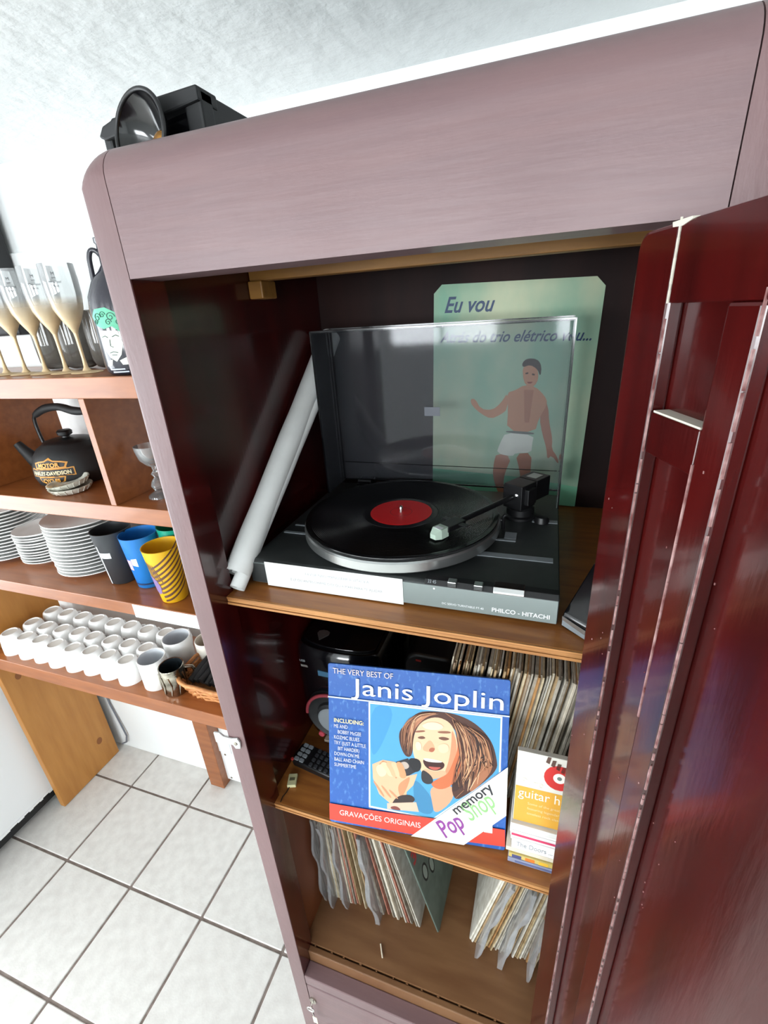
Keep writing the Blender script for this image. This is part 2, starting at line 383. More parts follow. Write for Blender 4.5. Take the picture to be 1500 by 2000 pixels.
for k in range(34):
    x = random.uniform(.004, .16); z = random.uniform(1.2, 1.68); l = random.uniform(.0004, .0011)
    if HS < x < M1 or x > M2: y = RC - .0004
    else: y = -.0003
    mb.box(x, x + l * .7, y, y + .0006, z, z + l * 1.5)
dp('paint_nicks', mb, 'wear_and_glint')['kind'] = 'stuff'

# key with paper tag hanging from the drawer lock
ky = thing('key', 'small silver key with a pale tag in the drawer lock', 'key', (-0.405, FY - .004, 0.255))
obj('bow', MB().tube([(0.008 * math.cos(a), -.012, -.004 + .008 * math.sin(a)) for a in [2 * pi * i / 16 for i in range(16)]], .0018, 8, True), 'chrome', ky, smooth=50)
obj('shank', MB().tube([(0, .003, -.002), (0, -.012, .002)], .0022, 8), 'chrome', ky, smooth=50)
obj('string', MB().tube([(0.002, -.012, -.012), (0.004, -.013, -.022), (0.006, -.0125, -.034)], .0008, 6), 'chrome', ky)
obj('paper_tag', MB().prism([(0.001, -.034), (.012, -.034), (.012, -.062), (.001, -.062)], -.0130, -.0122, 'y'), 'cream', ky)

# ================================================================== turntable
ZT = 1.337
TTX0, TTX1, TTY0, TTY1 = -0.396, 0.032, 0.493, 0.825
TT = thing('turntable', 'grey and black record player with its tinted lid raised', 'turntable', (-0.182, 0.66, ZT))
def tp(name, mb, m, parent=TT, **k): return obj(name, mb, m, parent, world=True, **k)
prof = [(TTY0 + .006, ZT + .0005), (TTY0, ZT + .006), (TTY0, ZT + .0385), (TTY0 + .004, ZT + .042), (TTY1, ZT + .0425), (TTY1, ZT + .0005)]
tp('body', MB().prism(prof, TTX0, TTX1, 'x'), 'tt_top', bevel=.0015)
tp('front_panel', MB().box(TTX0 + .003, TTX1 - .001, TTY0 - .0015, TTY0 + .001, ZT + .005, ZT + .0375), 'tt_front', bevel=.0008)
# paper notice taped to the front
ps = tp('paper_notice', MB().box(-0.370, -0.161, TTY0 - .0022, TTY0 - .0015, ZT + .0022, ZT + .0415), 'paper_white')
mb = MB()
text_mb(mb, 'FAVOR NÃO MANUSEAR A VITROLA', -0.305, ZT + .028, .0062, 0, sx=.95)
text_mb(mb, 'É LP OU ANTES CHAME O DJ OU A MARI PARA TE AJUDAR', -0.330, ZT + .016, .0058, 0, sx=.92)
for i, v in enumerate(mb.v): mb.v[i] = (v[0], TTY0 - .0024, v[2])
obj('notice_text', mb, 'ink_grey', ps, world=True)
tp('black_trim', MB().box(-0.3955, -0.371, TTY0 - .0019, TTY0 - .0014, ZT + .006, ZT + .037), 'tt_top')
mb = MB(); text_mb(mb, 'PHILCO - HITACHI', -0.046, ZT + .011, .0085, 0, sx=.98, bold=.00012)
text_mb(mb, 'DC SERVO TURNTABLE FT-40', -0.109, ZT + .0115, .0044, 0, sx=.92)
for i, v in enumerate(mb.v): mb.v[i] = (v[0], TTY0 - .0018, v[2])
tp('brand_lettering', mb, 'white_print')
# control strip along the upper front edge
tp('control_strip', MB().prism([(TTY0 - .001, ZT + .0375), (TTY0 + .004, ZT + .0436), (TTY0 + .014, ZT + .0446), (TTY0 + .014, ZT + .0375)], -0.132, TTX1 - .001, 'x'), 'black', bevel=.0005)
for x in (-0.096, -0.063):
    k = tp('slide_button', MB().box(x - .0055, x + .0055, TTY0 - .0025, TTY0 + .008, ZT + .0385, ZT + .0465), 'silver', bevel=.0008)
    for q in range(3): tp('ridge', MB().box(x - .0055, x + .0055, TTY0 - .0031, TTY0 - .0024, ZT + .0395 + q * .002, ZT + .0405 + q * .002), 'black', k)
tp('lever', MB().prism([(TTY0 - .003, ZT + .0385), (TTY0 - .003, ZT + .0415), (TTY0 + .001, ZT + .0455), (TTY0 + .012, ZT + .0475), (TTY0 + .012, ZT + .0385)], -0.045, -0.008, 'x'), 'chrome', bevel=.0006)
tp('indicator', MB().lathe([(0, .0006), (.0012, .0005), (.0014, 0)], 12), 'white_print', loc=(-0.119, TTY0 - .0015, ZT + .0335), rot=(rad(90), 0, 0))
mb = MB(); text_mb(mb, '33 45', -0.128, ZT + .0400, .005, 0)
for i, v in enumerate(mb.v): mb.v[i] = (v[0], TTY0 + (v[2] - ZT - .0375) * .8 - .0018, v[2])
tp('speed_marks', mb, 'ink_grey')
# deck markings
def deck(name, x0, x1, y0, y1, m='tt_grey', h=.0008): tp(name, MB().box(x0, x1, y0, y1, ZT + .0415, ZT + .0425 + h), m)
deck('deck_strip', -0.092, 0.024, 0.574, 0.586); deck('deck_strip', -0.390, -0.348, 0.583, 0.5885); deck('deck_strip', -0.385, -0.352, 0.612, 0.616)
deck('deck_strip', -0.070, -0.028, 0.626, 0.631); deck('deck_strip', -0.045, -0.028, 0.634, 0.655); deck('deck_strip', -0.008, 0.006, 0.700, 0.711); deck('deck_strip', 0.016, 0.030, 0.700, 0.711)
# platter
PC = (-0.206, 0.640)
pl = tp('platter', MB().lathe([(0, .0), (.142, .0), (.150, .004), (.1535, .007), (.1535, .019), (.1515, .0215), (.140, .0225), (0, .0225)], 96), 'silver', loc=(PC[0], PC[1], ZT + .0430), smooth=35)
obj('mat', MB().lathe([(0, .0225), (.1495, .0225), (.150, .0236), (.1485, .0246), (0, .0246)], 96), 'rubber', pl, smooth=35)
obj('spindle', MB().lathe([(.0034, .02), (.0034, .034), (.0022, .037), (0, .0378)], 16), 'chrome', pl, smooth=50)
# tonearm
ta = tp('tonearm', MB().lathe([(0, 0), (.026, 0), (.026, .004), (.022, .006), (.022, .016), (.018, .019), (0, .019)], 40), 'black', loc=(-0.028, 0.722, ZT + .0425), smooth=35)
ta['label'] = 'black straight tonearm with a pale cartridge'
def ap_(name, mb, m, **k): return obj(name, mb, m, ta, world=True, **k)
TA = Vector((-0.030, 0.722, 1.418)); TH = Vector((-0.122, 0.572, 1.4185)); dv = (TH - TA).normalized(); sd = Vector((-dv.y, dv.x, 0))
def along(name, a, b, wid, h0, h1, m, bevel=.001):
    mb = MB(); P = [TA + dv * a + sd * wid, TA + dv * a - sd * wid, TA + dv * b - sd * wid, TA + dv * b + sd * wid]
    mb.add([(p.x, p.y, p.z + h0) for p in P] + [(p.x, p.y, p.z + h1) for p in P], [(0, 3, 2, 1), (4, 5, 6, 7), (0, 1, 5, 4), (1, 2, 6, 5), (2, 3, 7, 6), (3, 0, 4, 7)])
    return ap_(name, mb, m, bevel=bevel)
along('pivot_block', -.018, .020, .017, -.020, .020, 'black')
along('gimbal', -.010, .012, .024, -.012, .014, 'black')
cw = along('counterweight', -.058, -.020, .017, -.014, .020, 'black')
along('weight_label', -.050, -.028, .009, .020, .0206, 'silver', 0)
ap_('pivot_screw', MB().lathe([(0, .003), (.003, .002), (.004, 0)], 12), 'chrome', loc=tuple(TA - sd * -.0 + Vector((-.004, -.020, .004))), rot=(rad(90), 0, rad(-20)))
ap_('arm_tube', MB().tube([tuple(TA + dv * .015), tuple(TA + dv * .10), tuple(TH - dv * .016)], .0042, 12), 'black', smooth=50)
along('headshell', .142, .178, .010, -.004, .004, 'black')
along('finger_lift', .150, .158, -.022, .001, .003, 'black', 0)
hd = TH + dv * .0
mb = MB(); L = []
for (a, wv, z0_, z1_) in ((.176, .008, -.010, .004), (.190, .0085, -.010, .004), (.199, .005, -.009, -.002)):
    p = TA + dv * a; L += [(p.x + sd.x * wv, p.y + sd.y * wv, p.z + z0_), (p.x - sd.x * wv, p.y - sd.y * wv, p.z + z0_), (p.x - sd.x * wv, p.y - sd.y * wv, p.z + z1_), (p.x + sd.x * wv, p.y + sd.y * wv, p.z + z1_)]
fs = [(0, 1, 2, 3), (11, 10, 9, 8)]
for s_ in (0, 4):
    for q in range(4): fs.append((s_ + q, s_ + (q + 1) % 4, s_ + 4 + (q + 1) % 4, s_ + 4 + q))
mb.add(L, fs); ap_('cartridge', mb, flat('#b9cdbd'))['label'] = 'pale green and cream cartridge'
along('cartridge_mark', .183, .191, .0052, .0041, .0045, 'white_print', 0)
tp('arm_rest', MB().tube([(-0.050, 0.668, ZT + .042), (-0.050, 0.668, ZT + .062), (-0.046, 0.668, ZT + .066)], .0028, 8).tube([(-0.050, 0.668, ZT + .055), (-0.058, 0.668, ZT + .058), (-0.058, 0.668, ZT + .066)], .0022, 8), 'black')
tp('cueing_knob', MB().lathe([(0, .010), (.010, .009), (.012, 0)], 24), 'black', loc=(0.006, 0.705, ZT + .0425), smooth=40)
# lid: open box standing on its rear hinges, leaning slightly back
LX0, LX1, LL, LD, TH_ = -0.373, 0.029, 0.280, 0.078, 0.0028
lid = tp('lid', MB().box(LX0, LX1, 0, TH_, 0, LL), 'lid_plastic', loc=(0, 0.802, ZT + .060), rot=(rad(0.4), 0, 0))
lid['label'] = 'tinted see-through plastic lid, raised'
def lp(name, mb, m='lid_plastic'): return obj(name, mb, m, lid)
lp('lid_side', MB().box(LX0, LX0 + TH_, -LD, 0, 0, LL)); lp('lid_side', MB().box(LX1 - TH_, LX1, -LD, 0, 0, LL))
lp('lid_front', MB().box(LX0 + TH_, LX1 - TH_, -LD, 0, LL - TH_, LL))
mb = MB(); e = .0011
for a, b in (((LX0, -LD, 0), (LX0, -LD, LL)), ((LX1, -LD, 0), (LX1, -LD, LL)), ((LX0, -LD, LL), (LX1, -LD, LL)), ((LX0, 0, 0), (LX1, 0, 0)), ((LX0, 0, LL), (LX1, 0, LL)), ((LX1, 0, 0), (LX1, 0, LL)), ((LX0, 0, 0), (LX0, 0, LL))):
    mb.box(min(a[0], b[0]) - e, max(a[0], b[0]) + e, a[1] - e, a[1] + e, min(a[2], b[2]) - e, max(a[2], b[2]) + e)
lp('lid_edge', mb, 'black_gloss')
lp('lid_line', MB().box(LX0 + .004, LX1 - .004, -.0008, -.0002, .035, .0362), 'black_gloss')
mb = MB(); mb.sheet([(-.205, .128), (-.177, .128), (-.176, .1435), (-.206, .1435)], 0); 
lp('lid_badge', MB().prism([(-.2050, .128), (-.177, .128), (-.177, .1435), (-.2050, .1435)], -.0012, -.0002, 'y'), flat('#5f636c'))
for x in (-0.330, -0.040):
    h = tp('hinge', MB().box(x - .014, x + .014, 0.796, 0.824, ZT + .042, ZT + .060), 'black', bevel=.002)
    tp('hinge_pin', MB().tube([(x - .012, .790, ZT + .055), (x + .012, .790, ZT + .055)], .0035, 10), 'black_gloss', h)

# record on the platter
rc = thing('vinyl_record', 'black vinyl record with a red label on the turntable platter', 'record', (PC[0], PC[1], ZT + .0430 + .0247))
mb = MB(); prf = [(.0036, 0), (.1505, 0), (.151, .0006), (.1505, .0018), (.146, .0016)]
r = .144
while r > .058:
    prf += [(r, .0016), (r - .0012, .0012)]; r -= .0024
prf += [(.056, .0016), (.050, .0017), (.0036, .0017), (.0036, 0)]
obj('disc', mb.lathe(prf, 120), 'vinyl', rc, smooth=30)
lb = obj('label', MB().lathe([(.0037, .0017), (.0485, .0017), (.0488, .0021), (.048, .0023), (.0037, .0023), (.0037, .0017)], 64), 'red_label', rc)
lb['label'] = 'bright red paper label'
obj('label_ring', MB().lathe([(.0165, .0023), (.0172, .00245), (.0179, .0023)], 48), flat('#a50d12'), lb)

# ================================================================== rolled papers leaning in the left corner
def roll(name, label, a, b, r, spiral=0.004):
    a, b = Vector(a), Vector(b); L = (b - a).length; mb = MB(); n = 60; prof = []
    for i in range(n + 1):
        t = 2 * pi * 1.75 * i / n; rr = r - spiral * i / n * 1.2; prof.append((rr * math.cos(t), rr * math.sin(t)))
    th = .0004; k = 8; vs = []; fs = []
    for j in range(k + 1):
        zz = L * j / k; s_ = 1 + .03 * math.sin(j * 2.1)
        for (x, y) in prof: vs.append((x * s_, y * s_, zz))
        for (x, y) in prof: vs.append((x * s_ * (1 - th / r), y * s_ * (1 - th / r), zz))
    m = 2 * (n + 1)
    for j in range(k):
        for i in range(n):
            fs.append((j * m + i, j * m + i + 1, (j + 1) * m + i + 1, (j + 1) * m + i))
            q = n + 1; fs.append((j * m + q + i, (j + 1) * m + q + i, (j + 1) * m + q + i + 1, j * m + q + i + 1))
    mb.add(vs, fs)
    rt = thing(name, label, 'paper roll', tuple(a), (b - a).to_track_quat('Z', 'Y').to_euler()[:], 'rolled papers in the wardrobe')
    obj('sheet', mb, 'paper_white', rt, smooth=60)
    obj('inner_curl', MB().lathe([(r * .45, .001), (r * .45, L * .999)], 24), 'paper_white', rt, smooth=60)
    return rt
roll('paper_roll', 'thick white paper roll leaning in the left corner of the wardrobe', (-0.4085, 0.476, 1.3620), (-0.3970, 0.851, 1.662), .0200)
roll('paper_roll', 'thin white paper roll leaning beside the thick one by the turntable', (-0.4040, 0.4640, 1.3450), (-0.3875, 0.770, 1.583), .0115, .002)

# ================================================================== art card behind the turntable
JUV={
 'photo':[(0.245, 0.783), (0.956, 0.777), (0.953, 0.39), (0.249, 0.144)],
 'hair':[(0.483, 0.488), (0.446, 0.483), (0.415, 0.551), (0.407, 0.628), (0.444, 0.68), (0.509, 0.761), (0.589, 0.778), (0.704, 0.779), (0.797, 0.751), (0.868, 0.699), (0.919, 0.629), (0.942, 0.541), (0.947, 0.481), (0.876, 0.39), (0.786, 0.303), (0.723, 0.254), (0.699, 0.353), (0.755, 0.439), (0.737, 0.591), (0.72, 0.697), (0.619, 0.746), (0.532, 0.698), (0.496, 0.639), (0.49, 0.56)],
 'hairlight':[(0.793, 0.606), (0.849, 0.651), (0.885, 0.595), (0.93, 0.494), (0.876, 0.394), (0.794, 0.304), (0.827, 0.41), (0.838, 0.504)],
 'hairlight2':[(0.444, 0.633), (0.481, 0.684), (0.546, 0.761), (0.633, 0.771), (0.561, 0.74), (0.503, 0.671), (0.482, 0.606)],
 'face':[(0.491, 0.497), (0.486, 0.567), (0.5, 0.647), (0.539, 0.714), (0.619, 0.75), (0.691, 0.724), (0.721, 0.666), (0.737, 0.576), (0.71, 0.487), (0.683, 0.413), (0.626, 0.374), (0.56, 0.364), (0.537, 0.408)],
 'shade':[(0.721, 0.666), (0.751, 0.593), (0.761, 0.478), (0.72, 0.356), (0.642, 0.305), (0.582, 0.336), (0.626, 0.374), (0.683, 0.413), (0.71, 0.487), (0.737, 0.576)],
 'mouth':[(0.539, 0.488), (0.609, 0.489), (0.667, 0.481), (0.661, 0.441), (0.61, 0.419), (0.558, 0.435)],
 'teeth':[(0.543, 0.491), (0.609, 0.491), (0.664, 0.481), (0.609, 0.472), (0.558, 0.473)],
 'tongue':[(0.566, 0.444), (0.617, 0.445), (0.653, 0.45), (0.61, 0.42)],
 'eyeL':[(0.508, 0.609), (0.541, 0.625), (0.563, 0.612), (0.534, 0.601)],
 'eyeR':[(0.621, 0.623), (0.657, 0.635), (0.697, 0.625), (0.658, 0.608)],
 'nose':[(0.556, 0.576), (0.585, 0.611), (0.615, 0.56), (0.601, 0.531), (0.549, 0.532), (0.542, 0.551)],
 'neck':[(0.582, 0.328), (0.72, 0.356), (0.715, 0.253), (0.615, 0.149), (0.599, 0.227)],
 'mic':[(0.394, 0.445), (0.461, 0.477), (0.507, 0.4), (0.433, 0.346)],
 'michead':[(0.454, 0.476), (0.521, 0.485), (0.54, 0.448), (0.529, 0.407), (0.492, 0.394)],
 'hand':[(0.257, 0.41), (0.318, 0.446), (0.386, 0.444), (0.448, 0.364), (0.515, 0.389), (0.493, 0.315), (0.456, 0.269), (0.45, 0.204), (0.359, 0.182), (0.297, 0.229), (0.261, 0.322)],
 'fing1':[(0.318, 0.442), (0.371, 0.426), (0.41, 0.367), (0.395, 0.341), (0.357, 0.383), (0.295, 0.415)],
 'brace':[(0.4, 0.237), (0.487, 0.258), (0.51, 0.213), (0.42, 0.183), (0.359, 0.157)],
 'shirt':[(0.493, 0.355), (0.538, 0.329), (0.606, 0.244), (0.608, 0.148), (0.518, 0.15), (0.494, 0.243)],
 'sleeve':[(0.343, 0.179), (0.51, 0.213), (0.526, 0.155), (0.344, 0.143)],
 'goatee':[(0.537, 0.408), (0.566, 0.436), (0.625, 0.397), (0.619, 0.357), (0.567, 0.341), (0.537, 0.369)],
 'banner':[(0.483, 0.006), (1.0, 0.507), (1.0, 0.219), (0.779, -0.003)],
 'red':[(0.0, 0.126), (0.249, 0.124), (0.615, 0.133), (0.996, 0.133), (0.999, 0.031), (0.498, 0.013), (0.0, 0.021)],
 'line':[(0.002, 0.785), (1.002, 0.879)],
 'title':[(0.174, 0.819), (0.98, 0.895), (0.185, 0.919)],
 'vb':[(0.034, 0.944), (0.37, 0.963)],
 'incl':[(0.033, 0.652), (0.033, 0.412)],
 'grav':[(0.061, 0.077), (0.459, 0.084)],
 'mem':[(0.731, 0.188), (0.895, 0.346)],
 'pop':[(0.661, 0.037), (0.776, 0.112)],
 'shop':[(0.798, 0.108), (0.964, 0.252)],
}
PUV={
 'hair':[(0.574, 0.667), (0.603, 0.687), (0.666, 0.684), (0.695, 0.654), (0.694, 0.607), (0.672, 0.64), (0.624, 0.66), (0.581, 0.647)],
 'head':[(0.578, 0.653), (0.624, 0.664), (0.671, 0.644), (0.684, 0.6), (0.663, 0.566), (0.627, 0.562), (0.592, 0.586)],
 'torso':[(0.598, 0.572), (0.667, 0.566), (0.731, 0.525), (0.754, 0.491), (0.708, 0.42), (0.693, 0.356), (0.509, 0.359), (0.509, 0.459), (0.492, 0.536), (0.546, 0.547)],
 'armL':[(0.5, 0.54), (0.459, 0.487), (0.406, 0.454), (0.329, 0.457), (0.288, 0.506), (0.254, 0.502), (0.271, 0.47), (0.331, 0.435), (0.4, 0.411), (0.464, 0.434), (0.504, 0.459)],
 'armR':[(0.718, 0.522), (0.76, 0.477), (0.774, 0.407), (0.807, 0.329), (0.809, 0.279), (0.851, 0.243), (0.866, 0.203), (0.813, 0.25), (0.788, 0.227), (0.777, 0.278), (0.74, 0.349), (0.712, 0.42)],
 'belt':[(0.507, 0.359), (0.688, 0.356), (0.685, 0.343), (0.506, 0.348)],
 'shorts':[(0.505, 0.352), (0.688, 0.343), (0.681, 0.297), (0.683, 0.257), (0.577, 0.251), (0.56, 0.232), (0.452, 0.244), (0.468, 0.292)],
 'legL':[(0.452, 0.244), (0.556, 0.231), (0.516, 0.144), (0.512, 0.09), (0.529, 0.012), (0.505, 0.004), (0.459, 0.072), (0.434, 0.133), (0.438, 0.202)],
 'legR':[(0.578, 0.247), (0.686, 0.257), (0.688, 0.157), (0.694, 0.065), (0.641, 0.063), (0.616, 0.162)],
 'box':[(0.032, 0.504), (0.153, 0.506), (0.159, 0.465), (0.041, 0.463)],
 't1':[(0.056, 0.9), (0.33, 0.897)],
 't2':[(0.025, 0.754), (0.988, 0.756)],
 'ground':[(-0.004, 0.143), (0.998, 0.092)],
}
PW, PH = 0.276, 0.392
po = thing('art_card', 'green watercolour art card with a shirtless man in white shorts behind the turntable lid', 'poster', (-0.073, 0.8765, 1.3385), (rad(-0.3), rad(1.3), 0))
po.location.z += 0.0035
mat('watercolour', '#c6cfae', 0.6, col2='#76b79d', scale=5, stretch=(1.5, 1, 0.8), fac=(0.36, 0.68))
c = .014
obj('card', MB().prism([(-PW / 2, 0), (PW / 2, 0), (PW / 2, PH - c), (PW / 2 - c, PH), (-PW / 2 + c, PH), (-PW / 2, PH - c)], -.0012, .0006, 'y'), 'watercolour', po)
def pprint(name, parent, groups, w, h, x0, z0, y0):
    mb = MB(); mats = []; lay = 0
    for poly, colr in groups:
        if colr not in mats: mats.append(colr)
        mb.cur = mats.index(colr); lay += 1
        mb.sheet([(x0 + u * w, z0 + v * h) for u, v in poly], y0 + lay * .000012)
    return obj(name, mb, [flat(m, 0.6) for m in mats], parent)
def P_(k): return soft(PUV[k], 1)
sk, sk2 = '#c98f6c', '#b5785a'
pprint('card_picture', po, [([(0, 0), (1, 0), (1, .10), (.62, .13), (0, .145)], '#7fc9a2'), (P_('armL'), sk), (P_('armR'), sk2), (P_('legL'), sk2), (P_('legR'), sk2), (P_('torso'), sk), ([(.60, .55), (.66, .55), (.65, .40), (.62, .40)], sk2), (P_('head'), sk), (P_('hair'), '#3b2a22'), (P_('shorts'), '#e6e6d6'), (P_('belt'), '#6d7068'),
    ([(.600, .625), (.618, .627), (.617, .620), (.601, .618)], '#4a3226'), ([(.640, .622), (.658, .620), (.657, .613), (.641, .615)], '#4a3226'), ([(.615, .585), (.650, .586), (.640, .578), (.622, .578)], '#8d3d32')], PW, PH, -PW / 2, 0, .0012)
mb = MB(); text_mb(mb, 'Eu vou', -PW / 2 + .018, PH * .885, .036, .0019, sx=.85, shear=.35, bold=.0006); obj('card_heading', mb, flat('#173a63'), po)
mb = MB(); text_mb(mb, 'Atrás do trio elétrico vou...', -PW / 2 + .012, PH * .758, .0262, .0019, sx=.87, shear=.4, bold=.0004); obj('card_lettering', mb, flat('#173a63'), po)

# dark case at the right end of the turntable shelf
bc = thing('black_case', 'black plastic case with a grey stripe at the right end of the turntable shelf', 'case', (0.0500, 0.4850, ZT), (0, 0, rad(-38)))
obj('shell', MB().prism([(0, .0005), (0, .020), (.008, .028), (.050, .070), (.060, .072), (.066, .068), (.066, .0005)], -.0165, .0165, 'x'), 'black_gloss', bc, bevel=.002)
obj('stripe', MB().prism([(-.0155, .004), (.0155, .002), (.0155, .011), (-.0155, .017)], -.0010, .0002, 'y'), 'tt_grey', bc)
obj('stripe_light', MB().prism([(-.0155, .012), (.0155, .008), (.0155, .014), (-.0155, .017)], -.0016, -.0009, 'y'), 'silver', bc)

# ================================================================== Janis Joplin sleeve
JW, JH = 0.300, 0.316
js = thing('record_sleeve', 'blue JANIS JOPLIN album sleeve leaning at the front of the middle shelf', 'record sleeve', (-0.156, 0.4690, 0.8895), (rad(-17.2), 0, rad(7.4)))
js.scale = (0.987, 1, 0.918)
mat('sleeve_blue', '#1f57a6', 0.33, col2='#5b8cc6', scale=160, stretch=(1, 1, .5), coat=0.25, fac=(.55, .78))
obj('cover', MB().prism(rrect(-JW / 2, JW / 2, 0, JH, .004, 3), 0, .0045, 'y'), 'sleeve_blue', js, bevel=.0008)
def jp(name, groups, y0=0.0): return pprint(name, js, groups, JW, JH, -JW / 2, 0, y0)
sky, hr, hl, fc, fsd = '#4d9bc8', '#4a2a20', '#a46a4a', '#e8bd98', '#c56b42'
q = {k: soft(v, 2) if k in ('hair', 'hairlight', 'hairlight2', 'face', 'shade', 'mouth', 'teeth', 'tongue', 'eyeL', 'eyeR', 'nose', 'neck', 'michead', 'brace', 'shirt', 'goatee') else v for k, v in JUV.items()}
clipq = [(.245, .780), (.955, .780), (.955, .462), (.605, .128), (.245, .145)]
jp('cover_picture', [([(.236, .789), (.964, .789), (.964, .470), (.61, .119), (.236, .134)], '#dfe6ea'), (clipq, sky),
   (soft([(.245, .78), (.40, .78), (.30, .5), (.245, .45)], 2), '#3f8fc2'), (q['shirt'], '#3b7fa8'), (q['neck'], '#d79c7a'), (q['hair'], hr), (soft([(.715, .70), (.80, .72), (.86, .60), (.83, .42), (.75, .33), (.70, .30), (.72, .45), (.74, .58)], 2), '#3a211b'), (q['hairlight'], hl), (q['hairlight2'], '#b5795a'),
   (soft([(.80, .68), (.83, .70), (.90, .60), (.92, .52), (.88, .57)], 2), '#6d4231'), (q['shade'], fsd), (q['face'], fc), (soft([(.70, .70), (.737, .576), (.71, .487), (.683, .413), (.66, .40), (.69, .50), (.70, .60)], 2), '#cf8d68'), (q['nose'], '#dba17c'), (soft([(.585, .56), (.615, .56), (.601, .531), (.575, .535)], 2), '#a85f45'), (q['eyeL'], '#6b4535'), (q['eyeR'], '#6b4535'), (soft([(.50, .648), (.55, .660), (.56, .650), (.50, .636)], 2), '#8c5a44'), (soft([(.62, .662), (.69, .672), (.70, .658), (.63, .650)], 2), '#8c5a44'),
   (q['mouth'], '#3a1512'), (q['teeth'], '#f2eee6'), (q['tongue'], '#b8574d'), (soft([(.539, .408), (.558, .430), (.61, .414), (.661, .436), (.683, .413), (.626, .374), (.56, .364)], 2), '#dca581'),
   (soft([(.537, .408), (.552, .42), (.600, .385), (.605, .345), (.567, .331), (.537, .350)], 2), '#2d2a2e'), (q['mic'], '#2a272b'), (soft([(.41, .440), (.45, .458), (.475, .425), (.44, .400)], 2), '#b7a79b'), (q['michead'], '#17161a'), (q['hand'], '#e2b08b'), (q['fing1'], '#c07f58'), (soft([(.27, .40), (.33, .43), (.345, .36), (.30, .33)], 2), '#efc7a6'), (soft([(.40, .30), (.45, .35), (.48, .37), (.45, .27), (.42, .22)], 2), '#c58a62'), (q['brace'], '#332523'), (q['sleeve'], '#d8b59d'),
   (soft([(.36, .160), (.40, .172), (.43, .145), (.37, .143)], 2), '#7a3c33')] + [(soft([(x0, y0), (x0 + .006, y0 + .004), (x1 + .006, y1), (x1, y1 - .004)], 1), c_) for (x0, y0, x1, y1, c_) in [(.76, .70, .82, .55, '#6d4231'), (.80, .66, .87, .50, '#8a5a40'), (.74, .62, .79, .40, '#24130f'), (.83, .56, .80, .36, '#c08a64'), (.86, .55, .84, .38, '#d3a27c'), (.88, .60, .90, .45, '#8a5a40'), (.81, .48, .79, .33, '#e0b48d'), (.78, .72, .86, .66, '#6d4231'), (.47, .66, .44, .55, '#8a5a40'), (.46, .62, .45, .52, '#2d1813'), (.52, .74, .47, .66, '#c9906b'), (.60, .77, .52, .73, '#c9906b'), (.66, .775, .72, .74, '#8a5a40'), (.77, .33, .72, .27, '#b57f5a'), (.85, .45, .80, .34, '#efc9a2')]] + [(soft([(.300 + i * .030, .425 + .006 * i), (.335 + i * .030, .440 + .004 * i), (.375 + i * .026, .395 - .004 * i), (.385 + i * .022, .350), (.350 + i * .022, .350), (.335 + i * .026, .385)], 2), c_) for i, c_ in enumerate(['#e9bf9c', '#dca982', '#e6b892', '#cf9468'])] + [(soft([(.262 + k * .045, .30 - .02 * k), (.268 + k * .045, .31 - .02 * k), (.33 + k * .04, .22), (.32 + k * .04, .215)], 1), '#c98d66') for k in range(3)] + [(soft([(.53, .69), (.60, .72), (.66, .70), (.64, .67), (.56, .665)], 2), '#f3d2b2'), (soft([(.50, .58), (.53, .59), (.54, .54), (.51, .53)], 2), '#f3d2b2'), (soft([(.62, .58), (.68, .60), (.69, .55), (.64, .53)], 2), '#f0c9a4')])
hs = []; rs = random.Random(3)
def strand(pts, w, c_):
    L = smooth_path([(u, v, 0) for u, v in pts], 5); n = len(L); up_ = []; dn = []
    for i, p in enumerate(L):
        q0, q1 = L[max(i - 1, 0)], L[min(i + 1, n - 1)]; dx, dy = q1[0] - q0[0], q1[1] - q0[1]; l = math.hypot(dx, dy) or 1
        ww = w * (1 - abs(2 * i / (n - 1) - 1) ** 2) + .0004; up_.append((p[0] - dy / l * ww, p[1] + dx / l * ww)); dn.append((p[0] + dy / l * ww, p[1] - dx / l * ww))
    hs.append((up_ + dn[::-1], c_))
tones = ['#2a1611', '#3a211a', '#5a3526', '#6d4231', '#8a5a40', '#a46e4c', '#c08a64', '#d9ab82']
for k in range(70):
    t = rs.random(); u0 = .70 + .10 * t + rs.uniform(-.02, .02); v0 = .755 - .05 * t + rs.uniform(-.02, .0)
    u2 = .745 + .175 * t + rs.uniform(-.012, .012); v2 = .56 + rs.uniform(-.05, .05) - .03 * t; u3 = min(.72 + .20 * t + rs.uniform(-.03, .015), .935); v3 = .30 + .19 * t + rs.uniform(0, .08)
    if v3 < (u3 - .6) + .13: v3 = (u3 - .6) + .14
    strand([(u0, v0), ((u0 + u2) / 2 + .03 * t, (v0 + v2) / 2 + .02), (u2, v2), ((u2 + u3) / 2 + rs.uniform(-.02, .02), (v2 + v3) / 2), (u3, v3)], rs.uniform(.0012, .0034), rs.choice(tones))
for k in range(26):
    t = rs.random(); u0 = .62 - .08 * t + rs.uniform(-.02, .02); v0 = .772 - .02 * t; u2 = .50 - .07 * t; v2 = .70 - .04 * t + rs.uniform(-.02, .02); u3 = .475 - .055 * t + rs.uniform(-.01, .01); v3 = .52 + rs.uniform(-.02, .06)
    strand([(u0, v0), ((u0 + u2) / 2 - .01, (v0 + v2) / 2 + .015), (u2, v2), (u3, v3)], rs.uniform(.0010, .0028), rs.choice(tones[2:] + ['#c9906b']))
jp('picture_hair', hs, .0010)
